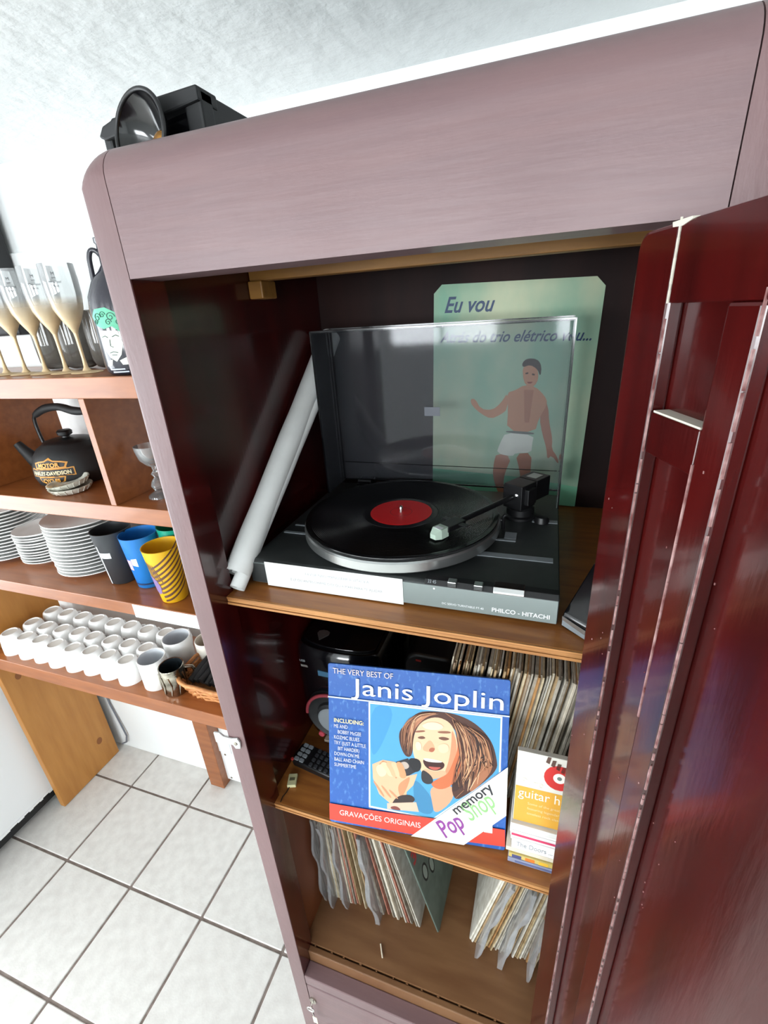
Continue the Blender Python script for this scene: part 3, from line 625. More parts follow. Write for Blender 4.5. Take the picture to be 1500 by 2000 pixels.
jp('cover_bands', [([(.0, .803), (1, .803), (1, .7935), (0, .7935)], '#c9d3dc'), ([(.0, .795), (1, .795), (1, .7935), (0, .7935)], '#20428c'), (q['red'], '#d8402f'), ([(.483, .0), (1.0, .507), (1.0, .219), (.779, .0)], '#ece9dc')] +
   [([(.52 + k * .045, .0), (.5215 + k * .045, .0), (1, .4785 - k * .045), (1, .477 - k * .045)], '#c9c8bf') for k in range(6)] + [([(.885, .115), (.93, .158), (.93, .10), (.885, .10)], '#d8d3cf')], .0022)
def jt(name, items, colr):
    mb = MB()
    for (s_, u, v, size, kw) in items: text_mb(mb, s_, -JW / 2 + u * JW, v * JH, size, .0025, **kw)
    return obj(name, mb, flat(colr), js)
jt('title', [('Janis Joplin', .150, .830, .0440, dict(sx=1.315))], '#f2f5f8')
jt('heading', [('THE VERY BEST OF', .030, .945, .0150, dict(sx=.83))], '#d8c9c0')
jt('song_list', [(s_, .033 + (.022 if ind else 0), .648 - k * .0345,   .0100, dict(sx=.66)) for k, (s_, ind) in enumerate([('ME AND', 0), ('BOBBY McGEE', 1), ('KOZMIC BLUES', 0), ('TRY (JUST A LITTLE', 0), ('BIT HARDER)', 1), ('DOWN ON ME', 0), ('BALL AND CHAIN', 0), ('SUMMERTIME', 0)], 1)], '#d5d3cf')
jt('song_list_heading', [('INCLUDING:', .033, .648, .0110, dict(sx=.85, bold=.0002))], '#e3d59a')
jt('band_text', [('GRAVAÇÕES ORIGINAIS', .060, .062, .0150, dict(sx=.88))], '#e9d9d4')
jt('banner_word', [('memory', .735, .178, .0245, dict(ang=rad(45), bold=.0004))], '#2b2b33')
jt('banner_pop', [('Pop', .675, .022, .047, dict(ang=rad(42), sx=.62, shear=.25, bold=.0006))], '#8b3f93')
jt('banner_shop', [('Shop', .812, .150, .049, dict(ang=rad(43), sx=.58, shear=.25, bold=.0002))], '#8fbf7f')

# ================================================================== discs in cases
def ztext(mb, s_, x, z, size, y, **kw):
    n0 = len(mb.v); text_mb(mb, s_, x, z, size, 0, **kw)
    for i in range(n0, len(mb.v)): mb.v[i] = (mb.v[i][0], y, mb.v[i][2])
    return mb
zc = 0.8885; stack = [(.0110, '#8d93ac', 'blue-grey', 0.000), (.0095, '#c9b46a', 'yellow and blue patterned', .001), (.0095, '#d8cfbd', 'cream', -.004), (.0240, '#f0f0ee', 'thick white', .004), (.0100, '#e6e2e0', 'pale grey', .002), (.0100, '#d9cfd2', 'pink-striped', .001), (.0105, '#eceae6', 'white', .000), (.0105, '#dedcd8', 'off-white', .000)]
for k, (t, colr, nm, dx) in enumerate(stack):
    pos = 'at the bottom of' if k == 0 else ('on top of' if k == 7 else ORD[k] + ' up in')
    cdx = thing('disc_case', nm + ' disc case ' + pos + ' the disc stack', 'disc case', (0.067 + dx, 0.475 + abs(dx), zc), group='stacked disc cases')
    obj('case', MB().box(-.071, .071, 0, .124, .0002, t - .0004), flat(colr, 0.3), cdx, bevel=.0008)
    if k == 0: obj('spine_print', MB().box(-.06, .06, -.0004, .0, .003, .007), flat('#5f6a94'), cdx)
    if k == 1:
        for j in range(6): obj('spine_print', MB().box(-.066 + j * .02, -.052 + j * .02, -.0004, 0, .001, .008), flat(['#4a4f7d', '#d8762f', '#e3b53c', '#56618f', '#d9d27a', '#3f4a6b'][j]), cdx)
    if k == 3:
        mb = ztext(MB(), 'The Doors ...', -.064, .008, .0150, -.0004, sx=.66); obj('spine_text', mb, flat('#8f949a'), cdx)
    if k in (4, 6): obj('spine_print', MB().box(-.068, .068, -.0004, 0, t * .45, t * .55), flat('#b9b4b4'), cdx)
    if k == 5: obj('spine_print', MB().box(-.069, .069, -.0004, 0, .002, .0065), flat('#c9365e'), cdx)
    zc += t
pg = thing('disc_case', 'white and mustard disc case standing upright on the stack', 'disc case', (0.070, 0.482, zc + .0004), (rad(-9), 0, rad(1)))
obj('case', MB().box(-.071, .071, 0, .009, .0002, .125), flat('#d9d6cb', 0.3), pg, bevel=.0008)
obj('lower_band', MB().box(-.0705, .0705, -.0003, 0, .0005, .064), flat('#d9a03a', 0.35), pg)
obj('lettering', ztext(ztext(MB(), 'Pure', -.064, .068, .0175, -.0006, sx=.95), 'guitar heroes', -.066, .046, .0225, -.0006, sx=.85), flat('#efe6d2'), pg)
obj('small_print', ztext(ztext(ztext(MB(), 'Some of the greatest guitar tracks', -.052, .034, .0062, -.0006), 'featuring legendary players and bands', -.052, .025, .0062, -.0006), 'timeless rock classics', -.052, .016, .0062, -.0006), flat('#e8cf98'), pg)
drop = [(-.012 + .021 * math.cos(a), .092 + .021 * math.sin(a)) for a in [rad(d) for d in range(60, 331, 18)]] + [(.014, .099)]
mb = MB().sheet([(u * 1.0, v) for u, v in drop], .0005); obj('red_drop', mb, flat('#c62a26'), pg)
mb = MB().sheet(disc(-.012, .092, .0085, .0085), .0007); obj('disc_ring', mb, flat('#e8e3da'), pg)
mb = MB().sheet(disc(-.012, .092, .0032), .0009); obj('disc_hole', mb, flat('#6f7a74'), pg)
mb = MB()
for j in range(7): mb.sheet([(-.030 + j * .007, .1245 - j * .004), (-.025 + j * .007, .1245 - j * .004), (-.027 + j * .007, .113 - j * .004), (-.032 + j * .007, .115 - j * .004)], .0005)
obj('fret_print', mb, flat('#5b4238'), pg)

# ================================================================== mini stereo on the middle shelf
ST = thing('mini_stereo', 'glossy black mini stereo with a big round dial behind the blue sleeve', 'stereo', (-0.335, 0.60, 0.8885))
def outline(hw, front, back, n=12):
    return [(-hw, back), (-hw, .02)] + [(hw * math.cos(pi - pi * i / n), .02 - (front) * math.sin(pi * i / n)) for i in range(1, n)] + [(hw, .02), (hw, back)]
def stereo_loft():
    lv = [(.000, .070, .012), (.012, .080, .020), (.05, .090, .026), (.11, .0915, .028), (.165, .092, .030), (.21, .090, .033), (.235, .086, .030), (.243, .080, .024)]
    vs = []; fs = []; n = None
    for z, hw, fr in lv:
        pl_ = outline(hw, fr, .20); n = len(pl_); vs += [(x, y, z) for x, y in pl_]
    for a in range(len(lv) - 1):
        for b in range(n): fs.append((a * n + b, a * n + (b + 1) % n, (a + 1) * n + (b + 1) % n, (a + 1) * n + b))
    fs += [tuple(range(n - 1, -1, -1)), tuple(range((len(lv) - 1) * n, len(lv) * n))]
    return MB().add(vs, fs)
obj('body', stereo_loft(), 'black_gloss', ST, smooth=40)
lid2 = obj('disc_lid', MB().prism([(x * .93, y + .004) for x, y in outline(.078, .020, .13)], .2432, .2475, 'z'), 'black_gloss', ST, bevel=.001)
pk = [(0, -.016), (.012, .002), (.011, .010), (.004, .0135), (-.004, .0135), (-.011, .010), (-.012, .002)]
bd = obj('pick_badge', MB().prism([(-.040 + x, .034 + y) for x, y in pk], .2476, .2486, 'z'), 'silver', lid2); bd['label'] = 'silver guitar-pick badge'
obj('dial', MB().lathe([(0, .012), (.030, .012), (.034, .010), (.036, .004), (.046, .006), (.052, .010), (.058, .006), (.060, -.006), (0, -.006)], 56), 'black_matte', ST, loc=(-.012, -.008, .092), rot=(rad(90), 0, 0), smooth=30)
obj('dial_face', MB().lathe([(0, .016), (.028, .0155), (.031, .0135), (.031, .010), (0, .010)], 48), 'tt_grey', ST, loc=(-.012, -.008, .088), rot=(rad(90), 0, 0), smooth=30)
mb = MB().tube([(-.012 + .056 * math.cos(a), -.0165, .092 + .056 * math.sin(a)) for a in [rad(60 + 8 * i) for i in range(16)]], .0035, 8); obj('dial_ring', mb, flat('#8f3a42', .3), ST, smooth=50)
obj('usb_slot', MB().box(-.074, -.058, -.004, .006, .196, .201), 'chrome', ST); obj('display', MB().box(-.034, .034, -.0125, 0, .190, .202), flat('#3b5f78', .2), ST)
for x in (-.050, -.016): obj('button', MB().lathe([(0, .005), (.006, .004), (.007, 0)], 20), flat('#c8505c', .3), ST, loc=(x, -.004 - (.006 if x > -.03 else 0), .026), rot=(rad(90), 0, 0), smooth=40)
obj('front_strip', MB().box(-.045, .045, -.0085, .006, .008, .014), 'wear', ST)
mb = MB(); ztext(mb, 'USB', -.076, .208, .007, -.0035); obj('marking', mb, 'ink_grey', ST)
# black loudspeaker and white loudspeaker behind the sleeve
BS = thing('loudspeaker', 'black rounded loudspeaker with a small red badge behind the blue sleeve', 'speaker', (-0.172, 0.655, 0.8885))
obj('cabinet', MB().prism(rrect(-.050, .056, 0, .222, .030, 6), 0.0, .11, 'y'), 'black', BS, bevel=.006, smooth=40)
obj('grille', MB().lathe([(0, .006), (.020, .005), (.040, .001), (.044, 0)], 40), 'black_matte', BS, loc=(.003, 0, .15), rot=(rad(90), 0, 0), smooth=40)
obj('badge', MB().box(-.024, -.014, -.0012, .0004, .207, .2105), flat('#b5302c'), BS)
WS = thing('loudspeaker', 'white boxed loudspeaker with a dark cone standing at the back of the middle shelf', 'speaker', (-0.172, 0.79, 0.8885))
obj('cabinet', MB().box(-.062, .062, 0, .075, 0, .200), flat('#c9c6be', .5), WS, bevel=.004)
for x, z in ((-.028, .150), (.034, .160)): obj('cone', MB().lathe([(0, -.004), (.008, -.003), (.010, .001), (.019, .004), (.022, .003), (.0235, 0)], 32), 'black', WS, loc=(x, -.001, z), rot=(rad(90), 0, 0), smooth=40)
# remote control and usb stick
RM = thing('remote_control', 'black remote control with grey buttons lying in front of the stereo', 'remote control', (-0.372, 0.545, 0.8885), (0, 0, rad(-8)))
obj('shell', MB().prism(rrect(-.050, .095, -.022, .022, .009, 4), .0, .016, 'z'), 'black', RM, bevel=.003, smooth=40)
for i in range(9):
    for j in range(4):
        g = i < 2
        if i == 2: continue
        x = -.043 + i * .0115; y = -.016 + j * .0107
        obj('button', MB().prism(rrect(x, x + (.0095 if g else .0065), y - .0035, y + .0035, .0015, 2), .016, .0185, 'z'), flat('#8d949a' if g else '#3a3c40'), RM)
obj('power_button', MB().prism(disc(-.0455, -.0205, .0028), .016, .0185, 'z'), flat('#c2403a'), RM)
US = thing('usb_stick', 'cream usb stick on the front left of the middle shelf', 'usb stick', (-0.404, 0.499, 0.8885), (0, 0, rad(20)))
obj('case', MB().box(-.0085, .0085, -.013, .012, 0, .007), flat('#d6d3a4', .4), US, bevel=.0015)
obj('slot', MB().box(-.005, .005, -.003, .003, .007, .0075), flat('#6a684e'), US); obj('cord', MB().tube([(-.004, -.013, .003), (-.008, -.022, .002), (-.014, -.030, .0012), (-.016, -.040, .0012)], .0009, 6), 'black', US)

# ================================================================== record sleeves
SH = 0.290
def sleeve_mesh(t, m, wear):
    # a card sleeve: slightly bulged faces, worn rounded corners, open spine line
    c = .003; poly = [(c, 0), (SH - c, 0), (SH, c), (SH, SH - c), (SH - c, SH), (c, SH), (0, SH - c * wear), (0, c * wear)]
    mb = MB(); n = len(poly); mid = (SH / 2, SH / 2)
    L = [(-t / 2, .988), (-t / 2 * .6, 1), (t / 2 * .6, 1), (t / 2, .988)]
    vs = []
    for x, s_ in L: vs += [(x, mid[0] + (y - mid[0]) * s_, mid[1] + (z - mid[1]) * (1 if z < .02 else s_)) for y, z in poly]
    fs = [tuple(range(n)), tuple(range(4 * n - 1, 3 * n - 1, -1))]
    for a in range(3):
        for b in range(n): fs.append((a * n + b, a * n + (b + 1) % n, (a + 1) * n + (b + 1) % n, (a + 1) * n + b))
    return mb.add(vs, fs).mesh('record_sleeve', m)
SMESH = []
for i, m in enumerate(SL):
    for t in (.0030, .0042): SMESH.append((t, sleeve_mesh(t, m, 1 + 2 * random.random()), i))
CN = ['tan', 'off-white', 'brown', 'grey-brown', 'straw-coloured', 'grey', 'dull brown', 'orange-brown', 'pale', 'stone-grey', 'red-brown', 'dark grey']
def nth(k): return '%d%s' % (k, 'th' if 10 < k % 100 < 14 else {1: 'st', 2: 'nd', 3: 'rd'}.get(k % 10, 'th'))
def shelf_row(xs, y0, z, leans, where, group, pal):
    n = len(xs)
    for k, x in enumerate(xs):
        t, me, ci = random.choice([s_ for s_ in SMESH if s_[2] in pal])
        a = leans(k / max(n - 1, 1)) + random.uniform(-.4, .4)
        y = y0 + random.uniform(-.008, .008)
        lb = 'worn %s record sleeve, %s from the left in %s' % (CN[ci], nth(k + 1), where)
        tag(obj('record_sleeve', me, None, loc=(x, y, z + abs(math.sin(rad(a))) * t * .5 + .0003), rot=(0, rad(a), rad(random.uniform(-.6, .6)))), lb, 'record sleeve', group)
pal_mid = [0, 1, 2, 3, 4, 5, 6, 7, 8, 9, 11]
xs = [-0.157 + i * .00362 + random.uniform(-.0003, .0003) for i in range(61)]
shelf_row(xs, 0.583, 0.8885, lambda t: 8.8 - 1.0 * t, 'the packed middle-shelf row', 'sleeves on the middle shelf', pal_mid)
xs = []; x = -0.4245
for i in range(43): xs.append(x); x += .0048 + .0016 * (i > 25) * random.random() + random.uniform(0, .0012)
xs = [q for q in xs if q < -0.160]
shelf_row(xs, 0.566, 0.3925, lambda t: -0.3 - 11.5 * t ** 1.4, 'the left wardrobe-floor row', 'sleeves at the left of the wardrobe floor', [0, 1, 2, 5, 8, 9, 10, 1, 8])
gs = thing('record_sleeve', 'dark green sleeve with two oval portraits, last of the left row on the wardrobe floor', 'record sleeve', (-0.143, 0.566, 0.3930), (0, rad(-14.5), rad(-2)))
gs['group'] = 'sleeves at the left of the wardrobe floor'
me = sleeve_mesh(.004, mat('card_green', '#66756c', 0.5, col2='#56645c', scale=30), 1); obj('cover', me, None, gs)
for cy, cz in ((.034, .155), (.066, .132)):
    A20 = [2 * pi * i / 20 for i in range(20)]
    ov = obj('oval_portrait', MB().add([(.00225, cy + .013 * math.cos(a), cz + .024 * math.sin(a)) for a in A20], [tuple(range(20))]), flat('#161c1b'), gs)
    obj('portrait_face', MB().add([(.0024, cy + .009 * math.cos(a), cz + .018 * math.sin(a)) for a in A20], [tuple(range(20))]), flat('#8d9a91'), ov)
mb = MB(); text_mb(mb, '3', 0, 0, .05, 0, bold=.002)
mb.v = [(.0023, .006 + v[0] * .9, .215 + v[2] * .9) for v in mb.v]; obj('red_mark', mb, flat('#b22f31'), gs)
xs = []; x = -0.072
for i in range(40): xs.append(x); x += .0046 + random.uniform(0, .0012)
xs = [q for q in xs if q < 0.080]
shelf_row(xs, 0.572, 0.3925, lambda t: 13 - 6.0 * t, 'the right wardrobe-floor row', 'sleeves at the right of the wardrobe floor', [0, 1, 2, 4, 5, 8, 9, 7])
# sleeves kept in loose plastic film
def film(x, y, z, lean, label, wob):
    mb = MB(); nu, nv = 8, 14; vs = []; fs = []
    for s_ in (-1, 1):
        for j in range(nv + 1):
            for i in range(nu + 1):
                u = i / nu; v = j / nv
                vs.append((s_ * (.0012 + .0022 * wob * (1 - u) * (.4 + .6 * abs(math.sin(9 * v + 2.1 * wob)))) + .0011 * wob * math.sin(7 * v + u * 4 + wob) * (1 - u),
                           u * .30 - .012 * (1 - u) * (.5 + .5 * math.sin(13 * v + wob * 5)), v * .30 * (1 - .02 * (1 - u) * math.sin(5 * u))))
    N = (nu + 1) * (nv + 1)
    for s_ in range(2):
        for j in range(nv):
            for i in range(nu):
                a = s_ * N + j * (nu + 1) + i; fs.append((a, a + 1, a + nu + 2, a + nu + 1))
    for j in range(nv): a = j * (nu + 1); fs.append((a, a + nu + 1, a + N + nu + 1, a + N))
    mb.add(vs, fs)
    return tag(obj('plastic_sleeve', mb, 'plastic_film', loc=(x, y, z), rot=(0, rad(lean), 0), smooth=60), label, 'plastic sleeve')
film(-0.4180, 0.548, 0.394, 0, 'cloudy plastic film sleeve at the far left of the wardrobe floor row', 1.0)
film(-0.3960, 0.545, 0.394, -.5, 'cloudy plastic film sleeve near the left end of the wardrobe floor row', 1.3)
film(-0.3620, 0.548, 0.394, -1.5, 'pale plastic film sleeve left of the red-brown sleeve on the wardrobe floor', 1.1)
film(-0.2820, 0.542, 0.394, -4.5, 'crumpled clear plastic bag sticking out of the left floor row', 2.0)
film(-0.0560, 0.550, 0.395, 12.5, 'clear plastic film sleeve at the left end of the right floor row', 1.2)
film(-0.0060, 0.545, 0.395, 10.2, 'crumpled bluish plastic film sleeve in the middle of the right floor row', 2.0)
film(0.0520, 0.550, 0.395, 8, 'plastic film sleeve at the right end of the right floor row', 1.5)

# ================================================================== loudspeaker on the wardrobe
PSK = thing('pa_speaker', 'black loudspeaker cabinet on top of the wardrobe', 'speaker', (-0.432, 0.525, 1.7905))
obj('cabinet', MB().prism([(0, 0), (0, .122), (.008, .131), (.235, .132), (.235, 0)], -.066, .070, 'x'), 'black_matte', PSK, bevel=.003)
obj('side_rib', MB().box(.050, .0715, -.010, .012, 0, .131), 'black_matte', PSK, bevel=.003)
obj('side_rib', MB().box(-.0665, -.054, -.010, .006, 0, .112), 'black_matte', PSK, bevel=.003)
obj('top_lip', MB().prism([(-.068, .108), (-.060, .104), (.0715, .119), (.0715, .132), (-.010, .129), (-.060, .117)], -.014, .02, 'y'), 'black_matte', PSK, bevel=.002)
obj('grille_recess', MB().box(-.052, .048, -.002, .001, .004, .118), 'black_gloss', PSK)
HN = thing('horn', 'round glossy black horn with a copper centre in front of the wardrobe-top speaker', 'speaker horn', (-0.4215, 0.4870, 1.8850))
hrot = (rad(90 - 8), 0, rad(-9))
def hpart(name, mb, m, **k): return obj(name, mb, m, HN, loc=(0, 0, .0), rot=hrot, **k)
HN.scale = (0.86, 0.86, 0.86)
hpart('bell', MB().lathe([(.042, .000), (.040, -.004), (.036, -.010), (.028, -.018), (.018, -.026), (.010, -.031), (.012, -.033), (.030, -.020), (.039, -.010), (.0435, -.002), (.042, 0)], 56), 'black_gloss', smooth=45)
hpart('rim', MB().tube([(.0432 * math.cos(a), .0432 * math.sin(a), 0) for a in [2 * pi * i / 48 for i in range(48)]], .0026, 10, True), 'black', smooth=60)
hpart('throat', MB().lathe([(0, -.022), (.008, -.024), (.013, -.028), (0, -.029)], 28), 'copper', smooth=50)

# ================================================================== wooden shelf unit on the left
UF, UB = 0.695, 0.957
SU = thing('shelf_unit', 'orange-brown wooden wall shelf unit left of the wardrobe, full of crockery', 'shelf unit', (-1.05, 0.83, 0))
def up(name, mb, m='unit_wood', **k): return obj(name, mb, m, SU, world=True, **k)
Z1, Z2, Z3, Z4 = 1.617, 1.341, 1.074, 0.748
up('shelf', MB().box(-2.05, -0.470, UF, UB, Z1 - .042, Z1), bevel=.002)
up('shelf', MB().box(-2.05, -0.470, UF, UB, Z2 - .040, Z2), bevel=.002)
up('shelf', MB().box(-2.05, -0.470, UF, UB, Z3 - .036, Z3), bevel=.002)
up('shelf', MB().box(-2.05, -0.470, UF, UB, Z4 - .048, Z4), bevel=.002)
up('divider', MB().box(-0.900, -0.884, UF + .001, UB, Z2, Z1 - .042), bevel=.001)
up('divider', MB().box(-1.350, -1.334, UF + .001, UB, Z2, Z1 - .042), bevel=.001)
sb = up('side_board', MB().box(-1.684, -1.660, UF + .002, UB, 0.002, Z4 - .048), 'unit_pine', bevel=.002)
up('side_board', MB().box(-1.684, -1.660, UF + .002, UB, Z4, Z3 - .036), 'unit_pine', bevel=.002)
for y, z, a, b in ((.745, .62, .010, .014), (.900, .13, .012, .016), (.80, .68, .006, .004)):
    m_ = MB(); m_.add([(-1.6597, y + a * math.cos(t), z + b * math.sin(t)) for t in [2 * pi * i / 16 for i in range(16)]], [tuple(range(16))]); obj('knot', m_, 'knot', sb, world=True)
up('leg', MB().box(-1.160, -1.095, 0.940, 0.985, 0.001, Z4 - .048), bevel=.002)
# white paper taped on the shelf edge
tag(obj('paper_strip', MB().box(-0.936, -0.560, UF - .0008, UF - .0002, Z3 - .040, Z3 - .002), 'paper_white'), 'white paper strip on the front edge of the plate shelf by the wardrobe', 'paper')

# ---- champagne flutes
def flute_mat():
    m = MAT['clear_glass'].copy(); m.name = 'gold_dipped_glass'; nt = m.node_tree
    out = nt.nodes['Material Output']; last = out.inputs[0].links[0].from_socket
    pb = nt.nodes.new('ShaderNodeBsdfPrincipled'); pb.inputs['Base Color'].default_value = lin('#d2bb96'); pb.inputs['Metallic'].default_value = .2; pb.inputs['Roughness'].default_value = .35
    tc = nt.nodes.new('ShaderNodeTexCoord'); sp = nt.nodes.new('ShaderNodeSeparateXYZ'); nt.links.new(tc.outputs['Object'], sp.inputs[0])
    mr = nt.nodes.new('ShaderNodeMapRange'); mr.inputs[1].default_value = .100; mr.inputs[2].default_value = .150; mr.inputs[3].default_value = 1; mr.inputs[4].default_value = 0
    nt.links.new(sp.outputs[2], mr.inputs[0]); mx = nt.nodes.new('ShaderNodeMixShader'); nt.links.new(mr.outputs[0], mx.inputs[0]); nt.links.new(last, mx.inputs[1]); nt.links.new(pb.outputs[0], mx.inputs[2])
    nt.links.new(mx.outputs[0], out.inputs[0]); MAT['gold_dipped_glass'] = m
flute_mat()
FL = thing('champagne_flute', 'x', 'glass', group='champagne flutes on the top shelf')
obj('bowl', MB().lathe([(.0045, .080), (.008, .088), (.018, .105), (.027, .125), (.0315, .150), (.0325, .180), (.0315, .208), (.0305, .208), (.0315, .180), (.0305, .150), (.026, .126), (.017, .107), (.006, .092), (0, .090)], 32), 'gold_dipped_glass', FL, smooth=60)
obj('stem', MB().lathe([(0, .086), (.0050, .084), (.0038, .070), (.0034, .030), (.0045, .012), (.009, .005), (0, .004)], 20), 'gold', FL, smooth=60)
obj('foot', MB().lathe([(0, .0055), (.010, .005), (.030, .0022), (.0315, .0008), (.030, 0), (0, 0)], 36), 'gold', FL, smooth=50)
def print_on_cyl(mb, s_, r, z, size, a0, **kw):
    n0 = len(mb.v); text_mb(mb, s_, 0, z, size, 0, align='CENTER', **kw)
    for i in range(n0, len(mb.v)):
        x, _, zz = mb.v[i]; a = a0 + x / r; mb.v[i] = (r * math.cos(a), r * math.sin(a), zz)
    return mb
mb = MB(); A0 = rad(-55)
for s_, z, sz in (('M', .186, .008), ('BAR', .180, .004), ('Moscatel', .172, .006), ('Brut', .165, .006)): print_on_cyl(mb, s_, .0334, z, sz, A0)
obj('printed_mark', mb, flat('#3a3a3e'), FL)
names = ['nearest the dark bottle', 'second from the dark bottle', 'third from the dark bottle', 'fourth from the dark bottle', 'farthest from the dark bottle']
for k, x in enumerate([-0.943, -1.003, -1.066, -1.130, -1.195]):
    lb = 'gold-dipped champagne flute on the top shelf, ' + names[k]
    if k == 0: FL.location = (x, 0.772, Z1); FL['label'] = lb
    else: dup(FL, (x, 0.772, Z1), random.uniform(-.1, .1), lb)
TM = thing('tumbler', 'smoky grey glass tumbler behind the flutes, beside the dark bottle', 'glass', (-0.975, 0.868, Z1), group='grey tumblers')
obj('vessel', MB().lathe([(0, .006), (.020, .002), (.030, .006), (.036, .020), (.038, .060), (.037, .125), (.036, .125), (.037, .060), (.035, .022), (.028, .010), (0, .010)], 36), 'grey_glass', TM, smooth=60)
dup(TM, (-1.063, 0.866, Z1), 0, 'smoky grey glass tumbler behind the flutes, in the middle of the three')
dup(TM, (-1.145, 0.866, Z1), 0, 'smoky grey glass tumbler behind the flutes, farthest from the dark bottle')
# ---- dark bottle with face
GB = thing('growler_bottle', 'dark glass bottle printed with a green-haired face at the end of the top shelf', 'bottle', (-0.787, 0.757, Z1))
obj('body', MB().lathe([(0, 0), (.046, 0), (.0535, .006), (.0555, .020), (.0555, .115), (.052, .140), (.040, .165), (.024, .182), (.0165, .192), (.0155, .225), (.018, .228), (.018, .236), (0, .236)], 48), mat('brown_glass', '#33323a', 0.12, coat=.3), GB, smooth=50)
obj('handle', MB().tube(smooth_path([(-.008, -.007, .204), (-.013, -.012, .215), (-.020, -.017, .216), (-.0245, -.020, .204), (-.026, -.021, .185), (-.027, -.022, .164)]), .0045, 10), MAT['brown_glass'], GB, smooth=60)
def on_bottle(poly, r, a0, h=0):
    mb = MB(); vs = []
    for u, v in poly: a = a0 + u / r; vs.append(((r + h) * math.cos(a), (r + h) * math.sin(a), v))
    return vs
FA = math.atan2(-0.757 - 0, 0.787) - rad(34)
def bprint(name, polys, colr, h):
    mb = MB()
    for p in polys:
        # subdivide into a fan of strips so that the print follows the curve
        n = len(p); cx = sum(q[0] for q in p) / n; cz = sum(q[1] for q in p) / n
        pts = []
        for i in range(n):
            a, b = p[i], p[(i + 1) % n]
            for k in range(3): pts.append((a[0] + (b[0] - a[0]) * k / 3, a[1] + (b[1] - a[1]) * k / 3))
        m = len(pts); vs = []
        for s_ in (1, .66, .33): vs += on_bottle([(cx + (u - cx) * s_, cz + (v - cz) * s_) for u, v in pts], .0556, FA, h)
        vs += on_bottle([(cx, cz)], .0556, FA, h)
        fs = [(r * m + i, r * m + (i + 1) % m, (r + 1) * m + (i + 1) % m, (r + 1) * m + i) for r in (0, 1) for i in range(m)] + [(2 * m + i, 2 * m + (i + 1) % m, 3 * m) for i in range(m)]
        mb.add(vs, fs)
    return obj(name, mb, flat(colr, .45), GB, smooth=60)
bprint('face_print', [[(-.024, .082), (.016, .080), (.020, .058), (.012, .038), (.000, .026), (-.012, .034), (-.022, .052)], [(-.020, .028), (-.008, .030), (-.012, .020), (-.026, .018)], [(.006, .028), (.022, .034), (.026, .020), (.010, .020)]], '#dfe2d4', .0004)
bprint('hair_print', [[(-.032, .106), (-.020, .118), (.004, .120), (.022, .110), (.032, .092), (.030, .074), (.020, .078), (.008, .088), (-.008, .084), (-.024, .090)], [(.020, .078), (.032, .074), (.036, .050), (.028, .036), (.022, .046), (.022, .060)]], '#59b892', .0007)
lines = []
for (cx, cz, r) in ((-.016, .104, .008), (-.004, .108, .006), (.010, .104, .008), (.022, .094, .006), (.004, .095, .006), (.027, .062, .005), (.026, .048, .004), (-.022, .096, .005)):
    p = [(cx + r * (1 - i / 30) * math.cos(i * .35), cz + r * (1 - i / 30) * math.sin(i * .35)) for i in range(26)]; lines.append(p)
mb = MB()
for p in lines + [[(-.018, .070), (-.010, .072), (-.005, .069)], [(.004, .070), (.011, .073), (.016, .070)], [(-.002, .066), (-.004, .054), (.001, .052)], [(-.009, .042), (-.001, .044), (.007, .042)], [(-.006, .038), (.004, .038)]]:
    v3 = on_bottle(p, .0556, FA, .0011); mb.tube(v3, .0006, 5)
obj('line_drawing', mb, flat('#1f4a44'), GB)
bprint('small_print', [[(-.020, .0135), (.012, .0135), (.012, .0110), (-.020, .0110)], [(-.014, .0085), (.018, .0085), (.018, .0060), (-.014, .0060)]], '#b9c0cc', .0006)

# ---- kettle
KT = thing('kettle', 'black kettle with an orange MOTOR HARLEY-DAVIDSON CYCLES emblem on the second shelf', 'kettle', (-1.172, 0.842, Z2))
obj('body', MB().lathe([(0, 0), (.078, 0), (.088, .006), (.0935, .025), (.092, .048), (.084, .074), (.072, .090), (.058, .099), (.056, .101), (0, .101)], 56), 'black_matte', KT, smooth=50)
obj('lid', MB().lathe([(.057, .1005), (.054, .1045), (.035, .109), (.012, .111), (0, .111)], 48), 'black', KT, smooth=50)
obj('lid_knob', MB().lathe([(.010, .110), (.009, .114), (.017, .118), (.018, .126), (.014, .130), (0, .131)], 28), 'black', KT, smooth=40)
obj('spout', MB().tube([(-.070, -.020, .040), (-.098, -.030, .052), (-.118, -.036, .080), (-.130, -.040, .100)], [.024, .019, .013, .010], 16), 'black_matte', KT, smooth=60)
hx = .86; 
hp_ = [(-.072, -.010, .085), (-.078, -.010, .110), (-.080, -.010, .150), (-.070, -.010, .168), (-.035, -.006, .184), (.010, 0, .188), (.050, .004, .178), (.080, .008, .176), (.086, .010, .150), (.080, .010, .118), (.076, .010, .085)]
obj('handle_wire', MB().tube(smooth_path(hp_), .0045, 8), 'black', KT, smooth=60)
obj('handle_grip', MB().tube(smooth_path(hp_[3:8]), [.007, .008, .009, .0095, .010, .010, .0095, .0095, .0095, .0095, .010, .010, .0105, .0105, .010, .009, .008], 12), 'black_matte', KT, smooth=60)
KA = math.atan2(-0.842, 1.172) - rad(38)
